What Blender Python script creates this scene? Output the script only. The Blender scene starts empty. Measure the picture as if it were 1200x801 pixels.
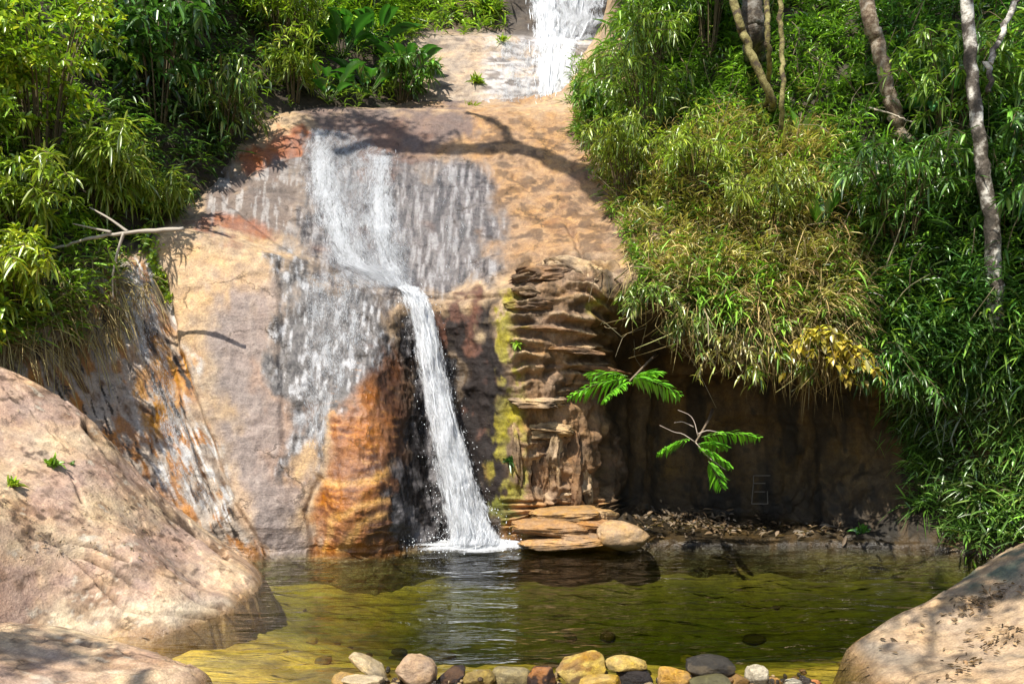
import bpy, math, random
import numpy as np
from mathutils import Vector
from mathutils.bvhtree import BVHTree

# ------------------------------------------------------------------ camera, sky, sun, exposure
random.seed(7)
RNG = np.random.default_rng(7)
scene = bpy.context.scene
COL = scene.collection
CAM_H, F, CX, HOR = 2.0, 900.0, 600.0, 460.0      # eye height (m); focal length and horizon in photo pixels

cam_d = bpy.data.cameras.new('camera')
cam = bpy.data.objects.new('camera', cam_d)
COL.objects.link(cam)
cam.location = (0, 0, CAM_H)
cam.rotation_euler = (math.radians(90), 0, 0)
cam_d.sensor_width = 36
cam_d.lens = 27
cam_d.shift_y = 0.0496
cam_d.clip_start = 0.05
cam_d.clip_end = 600
scene.camera = cam

SUN_EL, SUN_AZ = 56.0, -149.0                     # sun behind the camera's left shoulder
el, az = math.radians(SUN_EL), math.radians(SUN_AZ)
S = np.array([math.sin(az) * math.cos(el), math.cos(az) * math.cos(el), math.sin(el)])

world = bpy.data.worlds.new('World')
scene.world = world
world.use_nodes = True
wn = world.node_tree
wn.nodes.clear()
sky = wn.nodes.new('ShaderNodeTexSky')
sky.sky_type = 'NISHITA'
sky.sun_disc = False
sky.sun_elevation = el
sky.sun_rotation = az
bg = wn.nodes.new('ShaderNodeBackground')
bg.inputs['Strength'].default_value = 0.12
wo = wn.nodes.new('ShaderNodeOutputWorld')
wn.links.new(sky.outputs[0], bg.inputs[0])
wn.links.new(bg.outputs[0], wo.inputs[0])

sun_d = bpy.data.lights.new('sun', 'SUN')
sun_d.energy = 5.0
sun_d.angle = math.radians(0.5)
sun_d.color = (1.0, 0.95, 0.86)
sun = bpy.data.objects.new('sun', sun_d)
COL.objects.link(sun)
sun.rotation_euler = Vector(S).to_track_quat('Z', 'Y').to_euler()
sun.location = (-10, -10, 20)

scene.view_settings.view_transform = 'Standard'
scene.view_settings.look = 'None'
scene.view_settings.gamma = 1.0
scene.view_settings.use_curve_mapping = False
scene.view_settings.exposure = 0.74
scene.cycles.use_denoising = True
scene.cycles.max_bounces = 8
scene.cycles.diffuse_bounces = 3
scene.cycles.glossy_bounces = 3
scene.cycles.transmission_bounces = 4
scene.cycles.transparent_max_bounces = 14
scene.cycles.volume_bounces = 0
scene.cycles.caustics_reflective = False
scene.cycles.caustics_refractive = False
scene.cycles.sample_clamp_indirect = 4.0


# ------------------------------------------------------------------ helpers
def P(px, py, Y):
    return np.array([(px - CX) / F * Y, Y, CAM_H - (py - HOR) / F * Y])


def PZ(px, Y, z):
    return np.array([(px - CX) / F * Y, Y, z])


def proj(V):
    Y = np.maximum(V[:, 1], 0.3)
    return CX + F * V[:, 0] / Y, HOR - F * (V[:, 2] - CAM_H) / Y


def lin(c):
    c = np.asarray(c, float) / 255.0
    return np.where(c <= 0.04045, c / 12.92, ((c + 0.055) / 1.055) ** 2.4)


def _hash(ix, iy, iz, seed):
    h = (ix.astype(np.int64) * 374761393 + iy.astype(np.int64) * 668265263 + iz.astype(np.int64) * 2147483647 + seed * 1274126177) & 0xFFFFFFFF
    h = ((h ^ (h >> 13)) * 1274126177) & 0xFFFFFFFF
    h = (h ^ (h >> 16)) & 0xFFFFFFFF
    return h / 4294967295.0 * 2 - 1


def vnoise(p, seed=0):
    i = np.floor(p).astype(np.int64)
    f = p - i
    f = f * f * f * (f * (f * 6 - 15) + 10)
    r = 0
    for dx in (0, 1):
        wx = f[:, 0] if dx else 1 - f[:, 0]
        for dy in (0, 1):
            wy = f[:, 1] if dy else 1 - f[:, 1]
            for dz in (0, 1):
                wz = f[:, 2] if dz else 1 - f[:, 2]
                r = r + wx * wy * wz * _hash(i[:, 0] + dx, i[:, 1] + dy, i[:, 2] + dz, seed)
    return r


def fbm(p, octv=4, seed=0, ridged=False):
    a, r, s = 1.0, 0, 0
    for o in range(octv):
        n = vnoise(p * (2.03 ** o) + o * 17.3, seed + o)
        if ridged:
            n = 1 - 2 * np.abs(n)
        r = r + a * n
        s += a
        a *= 0.5
    return r / s


def smooth(e0, e1, x):
    t = np.clip((x - e0) / (e1 - e0), 0, 1)
    return t * t * (3 - 2 * t)


def seg_dist(px, py, pts):
    d = np.full(px.shape, 1e9)
    for (x0, y0), (x1, y1) in zip(pts[:-1], pts[1:]):
        vx, vy = x1 - x0, y1 - y0
        t = np.clip(((px - x0) * vx + (py - y0) * vy) / (vx * vx + vy * vy + 1e-9), 0, 1)
        d = np.minimum(d, np.hypot(px - x0 - t * vx, py - y0 - t * vy))
    return d


def inside(px, py, poly):
    c = np.zeros(px.shape, bool)
    for (x0, y0), (x1, y1) in zip(poly, poly[1:] + poly[:1]):
        if y0 == y1:
            continue
        k = ((y0 > py) != (y1 > py)) & (px < (x1 - x0) * (py - y0) / (y1 - y0) + x0)
        c ^= k
    return c


def pmask(px, py, poly, soft):
    d = seg_dist(px, py, poly + poly[:1])
    d = np.where(inside(px, py, poly), d, -d)
    return smooth(-soft, soft, d)


def catmull(A, n, axis):
    A = np.moveaxis(A, axis, 0)
    m = A.shape[0]
    t = np.linspace(0, m - 1, n)
    i = np.minimum(t.astype(int), m - 2)
    f = (t - i).reshape(-1, *([1] * (A.ndim - 1)))
    g = lambda k: A[np.clip(k, 0, m - 1)]
    p0, p1, p2, p3 = g(i - 1), g(i), g(i + 1), g(i + 2)
    ten = 0.4
    m1, m2 = ten * (p2 - p0), ten * (p3 - p1)
    h = (2 * f ** 3 - 3 * f ** 2 + 1) * p1 + (f ** 3 - 2 * f ** 2 + f) * m1 + (-2 * f ** 3 + 3 * f ** 2) * p2 + (f ** 3 - f ** 2) * m2
    return np.moveaxis(h, 0, axis)


def grid_normals(G):
    du = np.gradient(G, axis=0)
    dv = np.gradient(G, axis=1)
    n = np.cross(du, dv)
    return n / (np.linalg.norm(n, axis=2, keepdims=True) + 1e-9)


def grid_quads(nu, nv, flip=False):
    i = np.arange(nu * nv).reshape(nu, nv)
    q = np.stack([i[:-1, :-1], i[1:, :-1], i[1:, 1:], i[:-1, 1:]], -1).reshape(-1, 4)
    return q[:, ::-1] if flip else q


class MB:
    """collects vertices, faces and a colour per vertex, then links them as ONE mesh object"""
    def __init__(self):
        self.V, self.C, self.F3, self.F4, self.n = [], [], [], [], 0

    def add(self, V, tris=None, quads=None, col=(1, 1, 1)):
        V = np.asarray(V, float).reshape(-1, 3)
        c = np.asarray(col, float)
        if c.ndim == 1:
            c = np.repeat(c[None, :3], len(V), 0)
        self.V.append(V)
        self.C.append(c)
        if tris is not None and len(tris):
            self.F3.append(np.asarray(tris, int) + self.n)
        if quads is not None and len(quads):
            self.F4.append(np.asarray(quads, int) + self.n)
        self.n += len(V)

    def build(self, name, mat, parent=None, origin=None, smooth_=True, extra=None, uv=None):
        V = np.concatenate(self.V) if self.V else np.zeros((0, 3))
        C = np.concatenate(self.C)
        f3 = np.concatenate(self.F3) if self.F3 else np.zeros((0, 3), int)
        f4 = np.concatenate(self.F4) if self.F4 else np.zeros((0, 4), int)
        o = np.zeros(3) if origin is None else np.asarray(origin, float)
        V = V - o
        me = bpy.data.meshes.new(name)
        me.vertices.add(len(V))
        me.vertices.foreach_set('co', V.astype(np.float32).ravel())
        loops = np.concatenate([f3.ravel(), f4.ravel()])
        me.loops.add(len(loops))
        me.loops.foreach_set('vertex_index', loops.astype(np.int32))
        st = np.concatenate([np.arange(len(f3)) * 3, len(f3) * 3 + np.arange(len(f4)) * 4])
        me.polygons.add(len(st))
        me.polygons.foreach_set('loop_start', st.astype(np.int32))
        me.update(calc_edges=True)
        me.polygons.foreach_set('use_smooth', np.full(len(st), smooth_, bool))
        at = me.color_attributes.new('Col', 'FLOAT_COLOR', 'POINT')
        at.data.foreach_set('color', np.concatenate([C, np.ones((len(C), 1))], 1).astype(np.float32).ravel())
        if extra:
            for k, a in extra.items():
                t = me.attributes.new(k, 'FLOAT', 'POINT')
                t.data.foreach_set('value', np.asarray(a, np.float32))
        if uv is not None:
            l = me.uv_layers.new(name='flow')
            l.data.foreach_set('uv', np.asarray(uv, np.float32)[loops].ravel())
        me.materials.append(mat)
        me.validate()
        ob = bpy.data.objects.new(name, me)
        COL.objects.link(ob)
        if parent is not None:
            ob.parent = parent
            ob.location = o - np.array(parent.location)
        else:
            ob.location = o
        return ob


def tag(o, label=None, cat=None, group=None, kind=None):
    if label: o['label'] = label
    if cat: o['category'] = cat
    if group: o['group'] = group
    if kind: o['kind'] = kind
    return o


def thing(name, label, cat, loc, group=None):
    o = bpy.data.objects.new(name, None)
    o.empty_display_size = 0.1
    COL.objects.link(o)
    o.location = tuple(float(v) for v in loc)
    return tag(o, label, cat, group)


def bvh_of(V, quads):
    return BVHTree.FromPolygons([tuple(v) for v in V], [tuple(int(k) for k in q) for q in quads])


def cast_all(bvhs, px, py):
    """the ground point that a sight line through (px, py) reaches first"""
    d = Vector(P(px, py, 10.0) - np.array([0, 0, CAM_H])).normalized()
    o = Vector((0, 0, CAM_H))
    best = None
    for b in bvhs:
        h = b.ray_cast(o, d)
        if h[0] is not None and (best is None or h[3] < best[2]):
            best = (np.array(h[0]), np.array(h[1]), h[3])
    if best is None:
        return None
    p, n, dist = best
    if np.dot(n, np.array(d)) > 0:
        n = -n
    return p, n


def tube(mb, pts, rad, sides=7, col=(1, 1, 1), rough=0.0, seed=0):
    pts = np.asarray(pts, float)
    rad = np.broadcast_to(np.asarray(rad, float), (len(pts),))
    t = np.gradient(pts, axis=0)
    t /= np.linalg.norm(t, axis=1, keepdims=True) + 1e-9
    ref = np.array([0.31, 0.87, 0.2])
    u = np.cross(t, ref)
    u /= np.linalg.norm(u, axis=1, keepdims=True) + 1e-9
    v = np.cross(t, u)
    a = np.linspace(0, 2 * np.pi, sides, endpoint=False)
    ring = u[:, None, :] * np.cos(a)[None, :, None] + v[:, None, :] * np.sin(a)[None, :, None]
    V = pts[:, None, :] + ring * rad[:, None, None]
    if rough:
        q = V.reshape(-1, 3)
        V = V + ring * (rough * rad[:, None] * fbm(q * 6, 3, seed).reshape(len(pts), sides))[:, :, None]
    n = len(pts)
    i = np.arange(n * sides).reshape(n, sides)
    j = np.roll(i, -1, 1)
    q = np.stack([i[:-1], j[:-1], j[1:], i[1:]], -1).reshape(-1, 4)
    V = V.reshape(-1, 3)
    c = np.asarray(col, float)
    if c.ndim == 2:
        c = np.repeat(c, sides, 0)
    mb.add(V, quads=q, col=c)
    k0, k1 = mb.n, None
    ends = np.stack([pts[0], pts[-1]])
    e0 = np.stack([np.full(sides, n * sides), j[0], i[0]], -1)
    e1 = np.stack([np.full(sides, n * sides + 1), i[-1], j[-1]], -1)
    # caps share the ring vertices just written
    mb.V[-1] = np.concatenate([V, ends])
    mb.C[-1] = np.concatenate([mb.C[-1], mb.C[-1][[0, -1]]])
    mb.F3.append(np.concatenate([e0, e1]) + mb.n - len(V))
    mb.n += 2


def curve(pts, n):
    return catmull(np.asarray(pts, float), n, 0)


def norm(v):
    return v / (np.linalg.norm(v, axis=-1, keepdims=True) + 1e-9)


LEAF_T = np.array([[0, 2, 1], [0, 1, 3], [5, 7, 4], [4, 7, 6]])
LEAF_Q = np.array([[2, 5, 4, 1], [1, 4, 6, 3]])


def leaves(mb, base, d, up, L, W, droop, col, fold=0.25, w1=0.9, w2=0.75):
    """N leaves: a folded lance-shaped blade on a drooping midrib, 8 vertices each"""
    base, d, up = (np.atleast_2d(np.asarray(a, float)) for a in (base, d, up))
    N = len(base)
    d = norm(d)
    s = norm(np.cross(d, up))
    n = np.cross(s, d)
    L = np.broadcast_to(L, (N,))[:, None]
    W = np.broadcast_to(W, (N,))[:, None]
    dr = np.broadcast_to(droop, (N,))[:, None]
    down = np.array([0, 0, -1.0])
    sp = lambda t: base + d * L * t + down * dr * L * t * t
    m1, m2 = sp(0.34), sp(0.68)
    fo = n * W * fold
    V = np.stack([base, m1, m1 + s * W * .5 * w1 + fo, m1 - s * W * .5 * w1 + fo,
                  m2, m2 + s * W * .5 * w2 + fo, m2 - s * W * .5 * w2 + fo, sp(1.0)], 1)
    idx = (np.arange(N) * 8)[:, None, None]
    col = np.asarray(col, float)
    if col.ndim == 1:
        col = np.repeat(col[None], N, 0)
    mb.add(V.reshape(-1, 3), (LEAF_T[None] + idx).reshape(-1, 3), (LEAF_Q[None] + idx).reshape(-1, 4), np.repeat(col, 8, 0))


def rdir(n, rng=RNG):
    return norm(rng.normal(size=(n, 3)))


def pick(cols, n, var=0.25, rng=RNG):
    """leaf colours: a palette of linear albedos with a scatter in lightness"""
    c = np.asarray(cols, float)
    w = rng.dirichlet(np.ones(len(c)) * 0.9, n)
    return np.clip((w @ c) * np.exp(rng.normal(0, var, (n, 1))), 0.004, 0.6)


# ------------------------------------------------------------------ materials
def new_mat(name):
    m = bpy.data.materials.new(name)
    m.use_nodes = True
    m.node_tree.nodes.clear()
    return m, m.node_tree


def N(nt, typ, **kw):
    n = nt.nodes.new(typ)
    for k, v in kw.items():
        if k.startswith('i_'):
            n.inputs[k[2:].replace('_', ' ')].default_value = v
        else:
            setattr(n, k, v)
    return n


def math_n(nt, op, a, b=None, c=None, clamp=False):
    n = nt.nodes.new('ShaderNodeMath')
    n.operation = op
    n.use_clamp = clamp
    for k, v in enumerate((a, b, c)):
        if v is None:
            continue
        if hasattr(v, 'is_output'):
            nt.links.new(v, n.inputs[k])
        else:
            n.inputs[k].default_value = v
    return n.outputs[0]


def rock_material(name, rough=0.75, bump=0.5, scale=1.0, spots=0.35, strata=0.0, cracks=1.0, crack_scale=1.0):
    m, nt = new_mat(name)
    L = nt.links.new
    geo = N(nt, 'ShaderNodeNewGeometry')
    tc = N(nt, 'ShaderNodeTexCoord')
    att = N(nt, 'ShaderNodeAttribute', attribute_name='Col')
    wet = N(nt, 'ShaderNodeAttribute', attribute_name='wet')
    mp = N(nt, 'ShaderNodeMapping')
    mp.inputs['Scale'].default_value = (scale, scale, scale)
    L(geo.outputs['Position'], mp.inputs['Vector'])
    n1 = N(nt, 'ShaderNodeTexNoise', i_Scale=9.0, i_Detail=8.0, i_Roughness=0.68)
    n2 = N(nt, 'ShaderNodeTexNoise', i_Scale=46.0, i_Detail=5.0, i_Roughness=0.65)
    n3 = N(nt, 'ShaderNodeTexNoise', i_Scale=2.2, i_Detail=6.0, i_Roughness=0.6)
    vor = N(nt, 'ShaderNodeTexVoronoi', i_Scale=70.0)
    for t in (n1, n2, n3, vor):
        L(mp.outputs[0], t.inputs['Vector'])
    # flow-stretched streaks running along the layers
    mp2 = N(nt, 'ShaderNodeMapping')
    mp2.inputs['Scale'].default_value = (1.3, 1.3, 6.0)
    L(geo.outputs['Position'], mp2.inputs['Vector'])
    n4 = N(nt, 'ShaderNodeTexNoise', i_Scale=1.6, i_Detail=6.0, i_Roughness=0.65, i_Distortion=1.2)
    L(mp2.outputs[0], n4.inputs['Vector'])
    v = math_n(nt, 'MULTIPLY_ADD', n1.outputs['Fac'], 1.1, 0.0)
    v = math_n(nt, 'MULTIPLY_ADD', n2.outputs['Fac'], 0.95, v)
    v = math_n(nt, 'MULTIPLY_ADD', n3.outputs['Fac'], 0.5, v)
    v = math_n(nt, 'MULTIPLY_ADD', n4.outputs['Fac'], 0.28, v)
    v = math_n(nt, 'POWER', math_n(nt, 'MULTIPLY', v, 0.705), 2.1)
    dots = math_n(nt, 'LESS_THAN', vor.outputs['Distance'], 0.13)
    dotn = math_n(nt, 'GREATER_THAN', n1.outputs['Fac'], 0.56)
    dots = math_n(nt, 'MULTIPLY', math_n(nt, 'MULTIPLY', dots, dotn), spots)
    v = math_n(nt, 'MULTIPLY', v, math_n(nt, 'SUBTRACT', 1.0, dots))
    mul = N(nt, 'ShaderNodeMix', data_type='RGBA', blend_type='MULTIPLY')
    mul.inputs['Factor'].default_value = 1.0
    cmb = N(nt, 'ShaderNodeCombineColor')
    for k in range(3):
        L(v, cmb.inputs[k])
    L(att.outputs['Color'], mul.inputs['A'])
    L(cmb.outputs[0], mul.inputs['B'])
    # joints and cracks: thin dark lines with a broken course
    wv = N(nt, 'ShaderNodeVectorMath', operation='MULTIPLY_ADD')
    L(n1.outputs['Color'], wv.inputs[0]); wv.inputs[1].default_value = (0.30, 0.30, 0.30)
    L(mp.outputs[0], wv.inputs[2])
    mp3 = N(nt, 'ShaderNodeMapping')
    mp3.inputs['Scale'].default_value = (0.9, 0.9, 1.7)
    mp3.inputs['Rotation'].default_value = (0.3, 0.5, 0.2)
    L(wv.outputs[0], mp3.inputs['Vector'])
    vc = N(nt, 'ShaderNodeTexVoronoi', feature='DISTANCE_TO_EDGE', i_Scale=crack_scale)
    L(mp3.outputs[0], vc.inputs['Vector'])
    mrc = N(nt, 'ShaderNodeMapRange')
    mrc.inputs['From Min'].default_value = 0.0
    mrc.inputs['From Max'].default_value = 0.016
    mrc.inputs['To Min'].default_value = 1.0
    mrc.inputs['To Max'].default_value = 0.0
    L(vc.outputs['Distance'], mrc.inputs['Value'])
    ckm = N(nt, 'ShaderNodeMapRange')
    ckm.inputs['From Min'].default_value = 0.47
    ckm.inputs['From Max'].default_value = 0.60
    L(n3.outputs['Fac'], ckm.inputs['Value'])
    crk_ = math_n(nt, 'MULTIPLY', math_n(nt, 'MULTIPLY', mrc.outputs[0], ckm.outputs[0]), cracks)
    dark = N(nt, 'ShaderNodeMix', data_type='RGBA', blend_type='MIX')
    L(math_n(nt, 'MULTIPLY', crk_, 0.75), dark.inputs['Factor'])
    L(mul.outputs['Result'], dark.inputs['A'])
    dark.inputs['B'].default_value = (0.05, 0.035, 0.02, 1)
    # warm / cool drift
    hue = N(nt, 'ShaderNodeHueSaturation')
    L(dark.outputs['Result'], hue.inputs['Color'])
    L(math_n(nt, 'MULTIPLY_ADD', n3.outputs['Fac'], 0.7, 0.55), hue.inputs['Saturation'])
    L(math_n(nt, 'MULTIPLY_ADD', n1.outputs['Fac'], 0.03, 0.485), hue.inputs['Hue'])
    b = N(nt, 'ShaderNodeBump', i_Strength=bump, i_Distance=0.05)
    h = math_n(nt, 'MULTIPLY_ADD', n2.outputs['Fac'], 0.45, n1.outputs['Fac'])
    h = math_n(nt, 'MULTIPLY_ADD', n4.outputs['Fac'], 0.25 + strata * 0.3, h)
    h = math_n(nt, 'SUBTRACT', h, math_n(nt, 'MULTIPLY', dots, 0.3))
    h = math_n(nt, 'SUBTRACT', h, math_n(nt, 'MULTIPLY', crk_, 0.6))
    L(h, b.inputs['Height'])
    bs = N(nt, 'ShaderNodeBsdfPrincipled')
    L(hue.outputs['Color'], bs.inputs['Base Color'])
    r = math_n(nt, 'MULTIPLY_ADD', wet.outputs['Fac'], -(rough - 0.22), rough)
    r = math_n(nt, 'ADD', r, math_n(nt, 'MULTIPLY_ADD', n2.outputs['Fac'], 0.3, -0.15))
    L(r, bs.inputs['Roughness'])
    bs.inputs['Specular IOR Level'].default_value = 0.4
    L(b.outputs[0], bs.inputs['Normal'])
    out = N(nt, 'ShaderNodeOutputMaterial')
    L(bs.outputs[0], out.inputs[0])
    return m


def leaf_material(name, trans=0.35, gloss=0.07, rough=0.4):
    m, nt = new_mat(name)
    L = nt.links.new
    att = N(nt, 'ShaderNodeAttribute', attribute_name='Col')
    df = N(nt, 'ShaderNodeBsdfDiffuse')
    tr = N(nt, 'ShaderNodeBsdfTranslucent')
    gl = N(nt, 'ShaderNodeBsdfGlossy', i_Roughness=rough)
    gl.inputs['Color'].default_value = (0.9, 0.95, 0.85, 1)
    bright = N(nt, 'ShaderNodeMix', data_type='RGBA', blend_type='MULTIPLY')
    bright.inputs['Factor'].default_value = 1
    bright.inputs['B'].default_value = (1.35, 1.5, 0.7, 1)
    L(att.outputs['Color'], df.inputs['Color'])
    L(att.outputs['Color'], bright.inputs['A'])
    L(bright.outputs['Result'], tr.inputs['Color'])
    m1 = N(nt, 'ShaderNodeMixShader', i_Fac=trans)
    L(df.outputs[0], m1.inputs[1]); L(tr.outputs[0], m1.inputs[2])
    m2 = N(nt, 'ShaderNodeMixShader', i_Fac=gloss)
    L(m1.outputs[0], m2.inputs[1]); L(gl.outputs[0], m2.inputs[2])
    out = N(nt, 'ShaderNodeOutputMaterial')
    L(m2.outputs[0], out.inputs[0])
    return m


def bark_material(name, ca, cb, cc, scale=8.0, rough=0.85):
    m, nt = new_mat(name)
    L = nt.links.new
    geo = N(nt, 'ShaderNodeNewGeometry')
    n1 = N(nt, 'ShaderNodeTexNoise', i_Scale=scale, i_Detail=6.0, i_Roughness=0.65)
    n2 = N(nt, 'ShaderNodeTexNoise', i_Scale=scale * 6, i_Detail=4.0)
    L(geo.outputs['Position'], n1.inputs['Vector']); L(geo.outputs['Position'], n2.inputs['Vector'])
    cr = N(nt, 'ShaderNodeValToRGB')
    e = cr.color_ramp.elements
    e[0].position, e[0].color = 0.40, (*ca, 1)
    e[1].position, e[1].color = 0.62, (*cc, 1)
    x = e.new(0.5); x.color = (*cb, 1)
    L(n1.outputs['Fac'], cr.inputs[0])
    b = N(nt, 'ShaderNodeBump', i_Strength=0.7, i_Distance=0.02)
    L(n2.outputs['Fac'], b.inputs['Height'])
    bs = N(nt, 'ShaderNodeBsdfPrincipled', i_Roughness=rough)
    L(cr.outputs[0], bs.inputs['Base Color']); L(b.outputs[0], bs.inputs['Normal'])
    out = N(nt, 'ShaderNodeOutputMaterial')
    L(bs.outputs[0], out.inputs[0])
    return m


def falls_material(name, sx, sy, lo, hi, solid=0.0, seed=0.0, speck=0.0):
    """broken white water: the flow UV runs in metres across and down the fall; 'edge' thins the sheet out at its sides"""
    m, nt = new_mat(name)
    L = nt.links.new
    uv = N(nt, 'ShaderNodeUVMap', uv_map='flow')
    edge = N(nt, 'ShaderNodeAttribute', attribute_name='edge')

    def streak(ax, ay, det, off):
        mp = N(nt, 'ShaderNodeMapping')
        mp.inputs['Scale'].default_value = (ax, ay, 1)
        mp.inputs['Location'].default_value = (off + seed, off * 0.7, seed)
        L(uv.outputs[0], mp.inputs['Vector'])
        t = N(nt, 'ShaderNodeTexNoise', i_Scale=1.0, i_Detail=det, i_Roughness=0.65, i_Distortion=0.4)
        L(mp.outputs[0], t.inputs['Vector'])
        return t.outputs['Fac']
    a = streak(sx, sy, 6.0, 0.0)
    b = streak(sx * 3.1, sy * 4.2, 4.0, 5.0)
    c = streak(sx * 0.3, sy * 0.5, 3.0, 9.0)
    v = math_n(nt, 'MULTIPLY_ADD', b, 0.45 + speck, math_n(nt, 'MULTIPLY', a, 0.65 - speck * 0.5))
    v = math_n(nt, 'MULTIPLY_ADD', c, 0.8, math_n(nt, 'ADD', v, -0.225))
    v = math_n(nt, 'ADD', v, solid)
    v = math_n(nt, 'ADD', v, math_n(nt, 'MULTIPLY_ADD', edge.outputs['Fac'], 0.62, -0.62))
    mr = N(nt, 'ShaderNodeMapRange', interpolation_type='SMOOTHSTEP')
    mr.inputs['From Min'].default_value = lo
    mr.inputs['From Max'].default_value = hi
    L(v, mr.inputs['Value'])
    bp = N(nt, 'ShaderNodeBump', i_Strength=1.0, i_Distance=0.07)
    L(v, bp.inputs['Height'])
    df = N(nt, 'ShaderNodeBsdfDiffuse')
    df.inputs['Color'].default_value = (0.86, 0.88, 0.91, 1)
    tl = N(nt, 'ShaderNodeBsdfTranslucent')
    tl.inputs['Color'].default_value = (0.8, 0.84, 0.88, 1)
    gl = N(nt, 'ShaderNodeBsdfGlossy', i_Roughness=0.18)
    for s_ in (df, gl):
        L(bp.outputs[0], s_.inputs['Normal'])
    m1 = N(nt, 'ShaderNodeMixShader', i_Fac=0.3)
    L(df.outputs[0], m1.inputs[1]); L(tl.outputs[0], m1.inputs[2])
    m2 = N(nt, 'ShaderNodeMixShader', i_Fac=0.12)
    L(m1.outputs[0], m2.inputs[1]); L(gl.outputs[0], m2.inputs[2])
    tp = N(nt, 'ShaderNodeBsdfTransparent')
    m3 = N(nt, 'ShaderNodeMixShader')
    L(mr.outputs[0], m3.inputs[0]); L(tp.outputs[0], m3.inputs[1]); L(m2.outputs[0], m3.inputs[2])
    out = N(nt, 'ShaderNodeOutputMaterial')
    L(m3.outputs[0], out.inputs[0])
    return m


def simple_material(name, rough=0.6, col=None, spec=0.3):
    m, nt = new_mat(name)
    bs = N(nt, 'ShaderNodeBsdfPrincipled', i_Roughness=rough)
    bs.inputs['Specular IOR Level'].default_value = spec
    if col is None:
        att = N(nt, 'ShaderNodeAttribute', attribute_name='Col')
        nt.links.new(att.outputs['Color'], bs.inputs['Base Color'])
    else:
        bs.inputs['Base Color'].default_value = (*col, 1)
    out = N(nt, 'ShaderNodeOutputMaterial')
    nt.links.new(bs.outputs[0], out.inputs[0])
    return m


def water_material():
    m, nt = new_mat('pool_water')
    L = nt.links.new
    geo = N(nt, 'ShaderNodeNewGeometry')

    def wave(sx, sy, sc, det, dist):
        mp = N(nt, 'ShaderNodeMapping')
        mp.inputs['Scale'].default_value = (sx, sy, 1)
        L(geo.outputs['Position'], mp.inputs['Vector'])
        t = N(nt, 'ShaderNodeTexNoise', i_Scale=sc, i_Detail=det, i_Roughness=0.55, i_Distortion=dist)
        L(mp.outputs[0], t.inputs['Vector'])
        return t.outputs['Fac']
    h = math_n(nt, 'MULTIPLY_ADD', wave(0.55, 1.7, 2.2, 3.0, 0.8), 1.0, math_n(nt, 'MULTIPLY', wave(0.6, 1.9, 7.0, 2.0, 0.4), 0.20))
    b = N(nt, 'ShaderNodeBump', i_Strength=0.75, i_Distance=0.09)
    L(h, b.inputs['Height'])
    fr = N(nt, 'ShaderNodeFresnel', i_IOR=1.36)
    L(b.outputs[0], fr.inputs['Normal'])
    gl = N(nt, 'ShaderNodeBsdfGlossy', i_Roughness=0.02)
    L(b.outputs[0], gl.inputs['Normal'])
    tp = N(nt, 'ShaderNodeBsdfTransparent')
    mx = N(nt, 'ShaderNodeMixShader')
    L(fr.outputs[0], mx.inputs[0]); L(tp.outputs[0], mx.inputs[1]); L(gl.outputs[0], mx.inputs[2])
    va = N(nt, 'ShaderNodeVolumeAbsorption', i_Density=1.05)
    va.inputs['Color'].default_value = (0.53, 0.61, 0.08, 1)
    out = N(nt, 'ShaderNodeOutputMaterial')
    L(mx.outputs[0], out.inputs['Surface']); L(va.outputs[0], out.inputs['Volume'])
    return m


M_CLIFF = rock_material('cliff_rock', 0.78, 0.55, 1.0, 0.25, 0.5)
M_SLAB = rock_material('slab_rock', 0.8, 0.5, 1.2, 0.55, 0.0, 0.9, 0.9)
M_STONE = rock_material('stone_rock', 0.6, 0.6, 3.0, 0.3, 0.0, 0.5)
M_BED = rock_material('bed_rock', 0.9, 0.12, 0.9, 0.0, 0.0, 0.0)
M_SOIL = rock_material('forest_soil', 0.95, 0.6, 1.0, 0.0)
M_LEAF = leaf_material('leaf', 0.27, 0.08, 0.36)
M_GLOSSLEAF = leaf_material('glossy_leaf', 0.28, 0.12, 0.3)
M_DRY = leaf_material('dry_grass', 0.25, 0.02, 0.6)
M_STEM = simple_material('stem', 0.7)
M_DROP = simple_material('water_drop', 0.15, (0.86, 0.89, 0.92), 0.5)

# ------------------------------------------------------------------ large structure: the rock face
# columns of the cliff from left to right; every point is (photo column, photo row, distance in m)
K = []


def column(px, w, bench, pts):
    c = [PZ(px, w - 0.35, -1.6), PZ(px, w - 0.12, -0.5), PZ(px, w, 0.0), P(*bench)]
    c += [P(*p) for p in pts]
    K.append(c)


def pr(pxs, pys, Ys):
    if not hasattr(pxs, '__len__'):
        pxs = [pxs] * len(pys)
    return list(zip(pxs, pys, Ys))


#                                R2    R3    R4    R5    R6    R7    R8    R9   R10   R11
column(-60, 7.6, (-60, 640, 7.7), pr(-60, [600, 520, 450, 380, 340, 280, 220, 150, 60, -100], [7.8, 7.85, 8.0, 8.4, 8.8, 9.5, 10.3, 11.5, 13, 16]))
column(40, 8.4, (40, 640, 8.5), pr(40, [600, 520, 450, 380, 340, 280, 220, 150, 60, -100], [8.5, 8.55, 8.7, 9.0, 9.3, 9.9, 10.7, 11.8, 13, 16]))
column(120, 9.0, (120, 640, 9.05), pr(120, [600, 520, 450, 370, 330, 270, 210, 150, 70, -100], [9.0, 9.1, 9.35, 9.8, 10.0, 10.8, 11.6, 12.6, 14, 17]))
column(200, 9.4, (204, 640, 9.4), pr([203, 198, 190, 172, 185, 205, 228, 250, 250, 240], [600, 520, 420, 285, 268, 240, 200, 150, 80, -60], [9.4, 9.65, 10.05, 10.6, 11.2, 12, 13, 14, 15.5, 18]))
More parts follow.
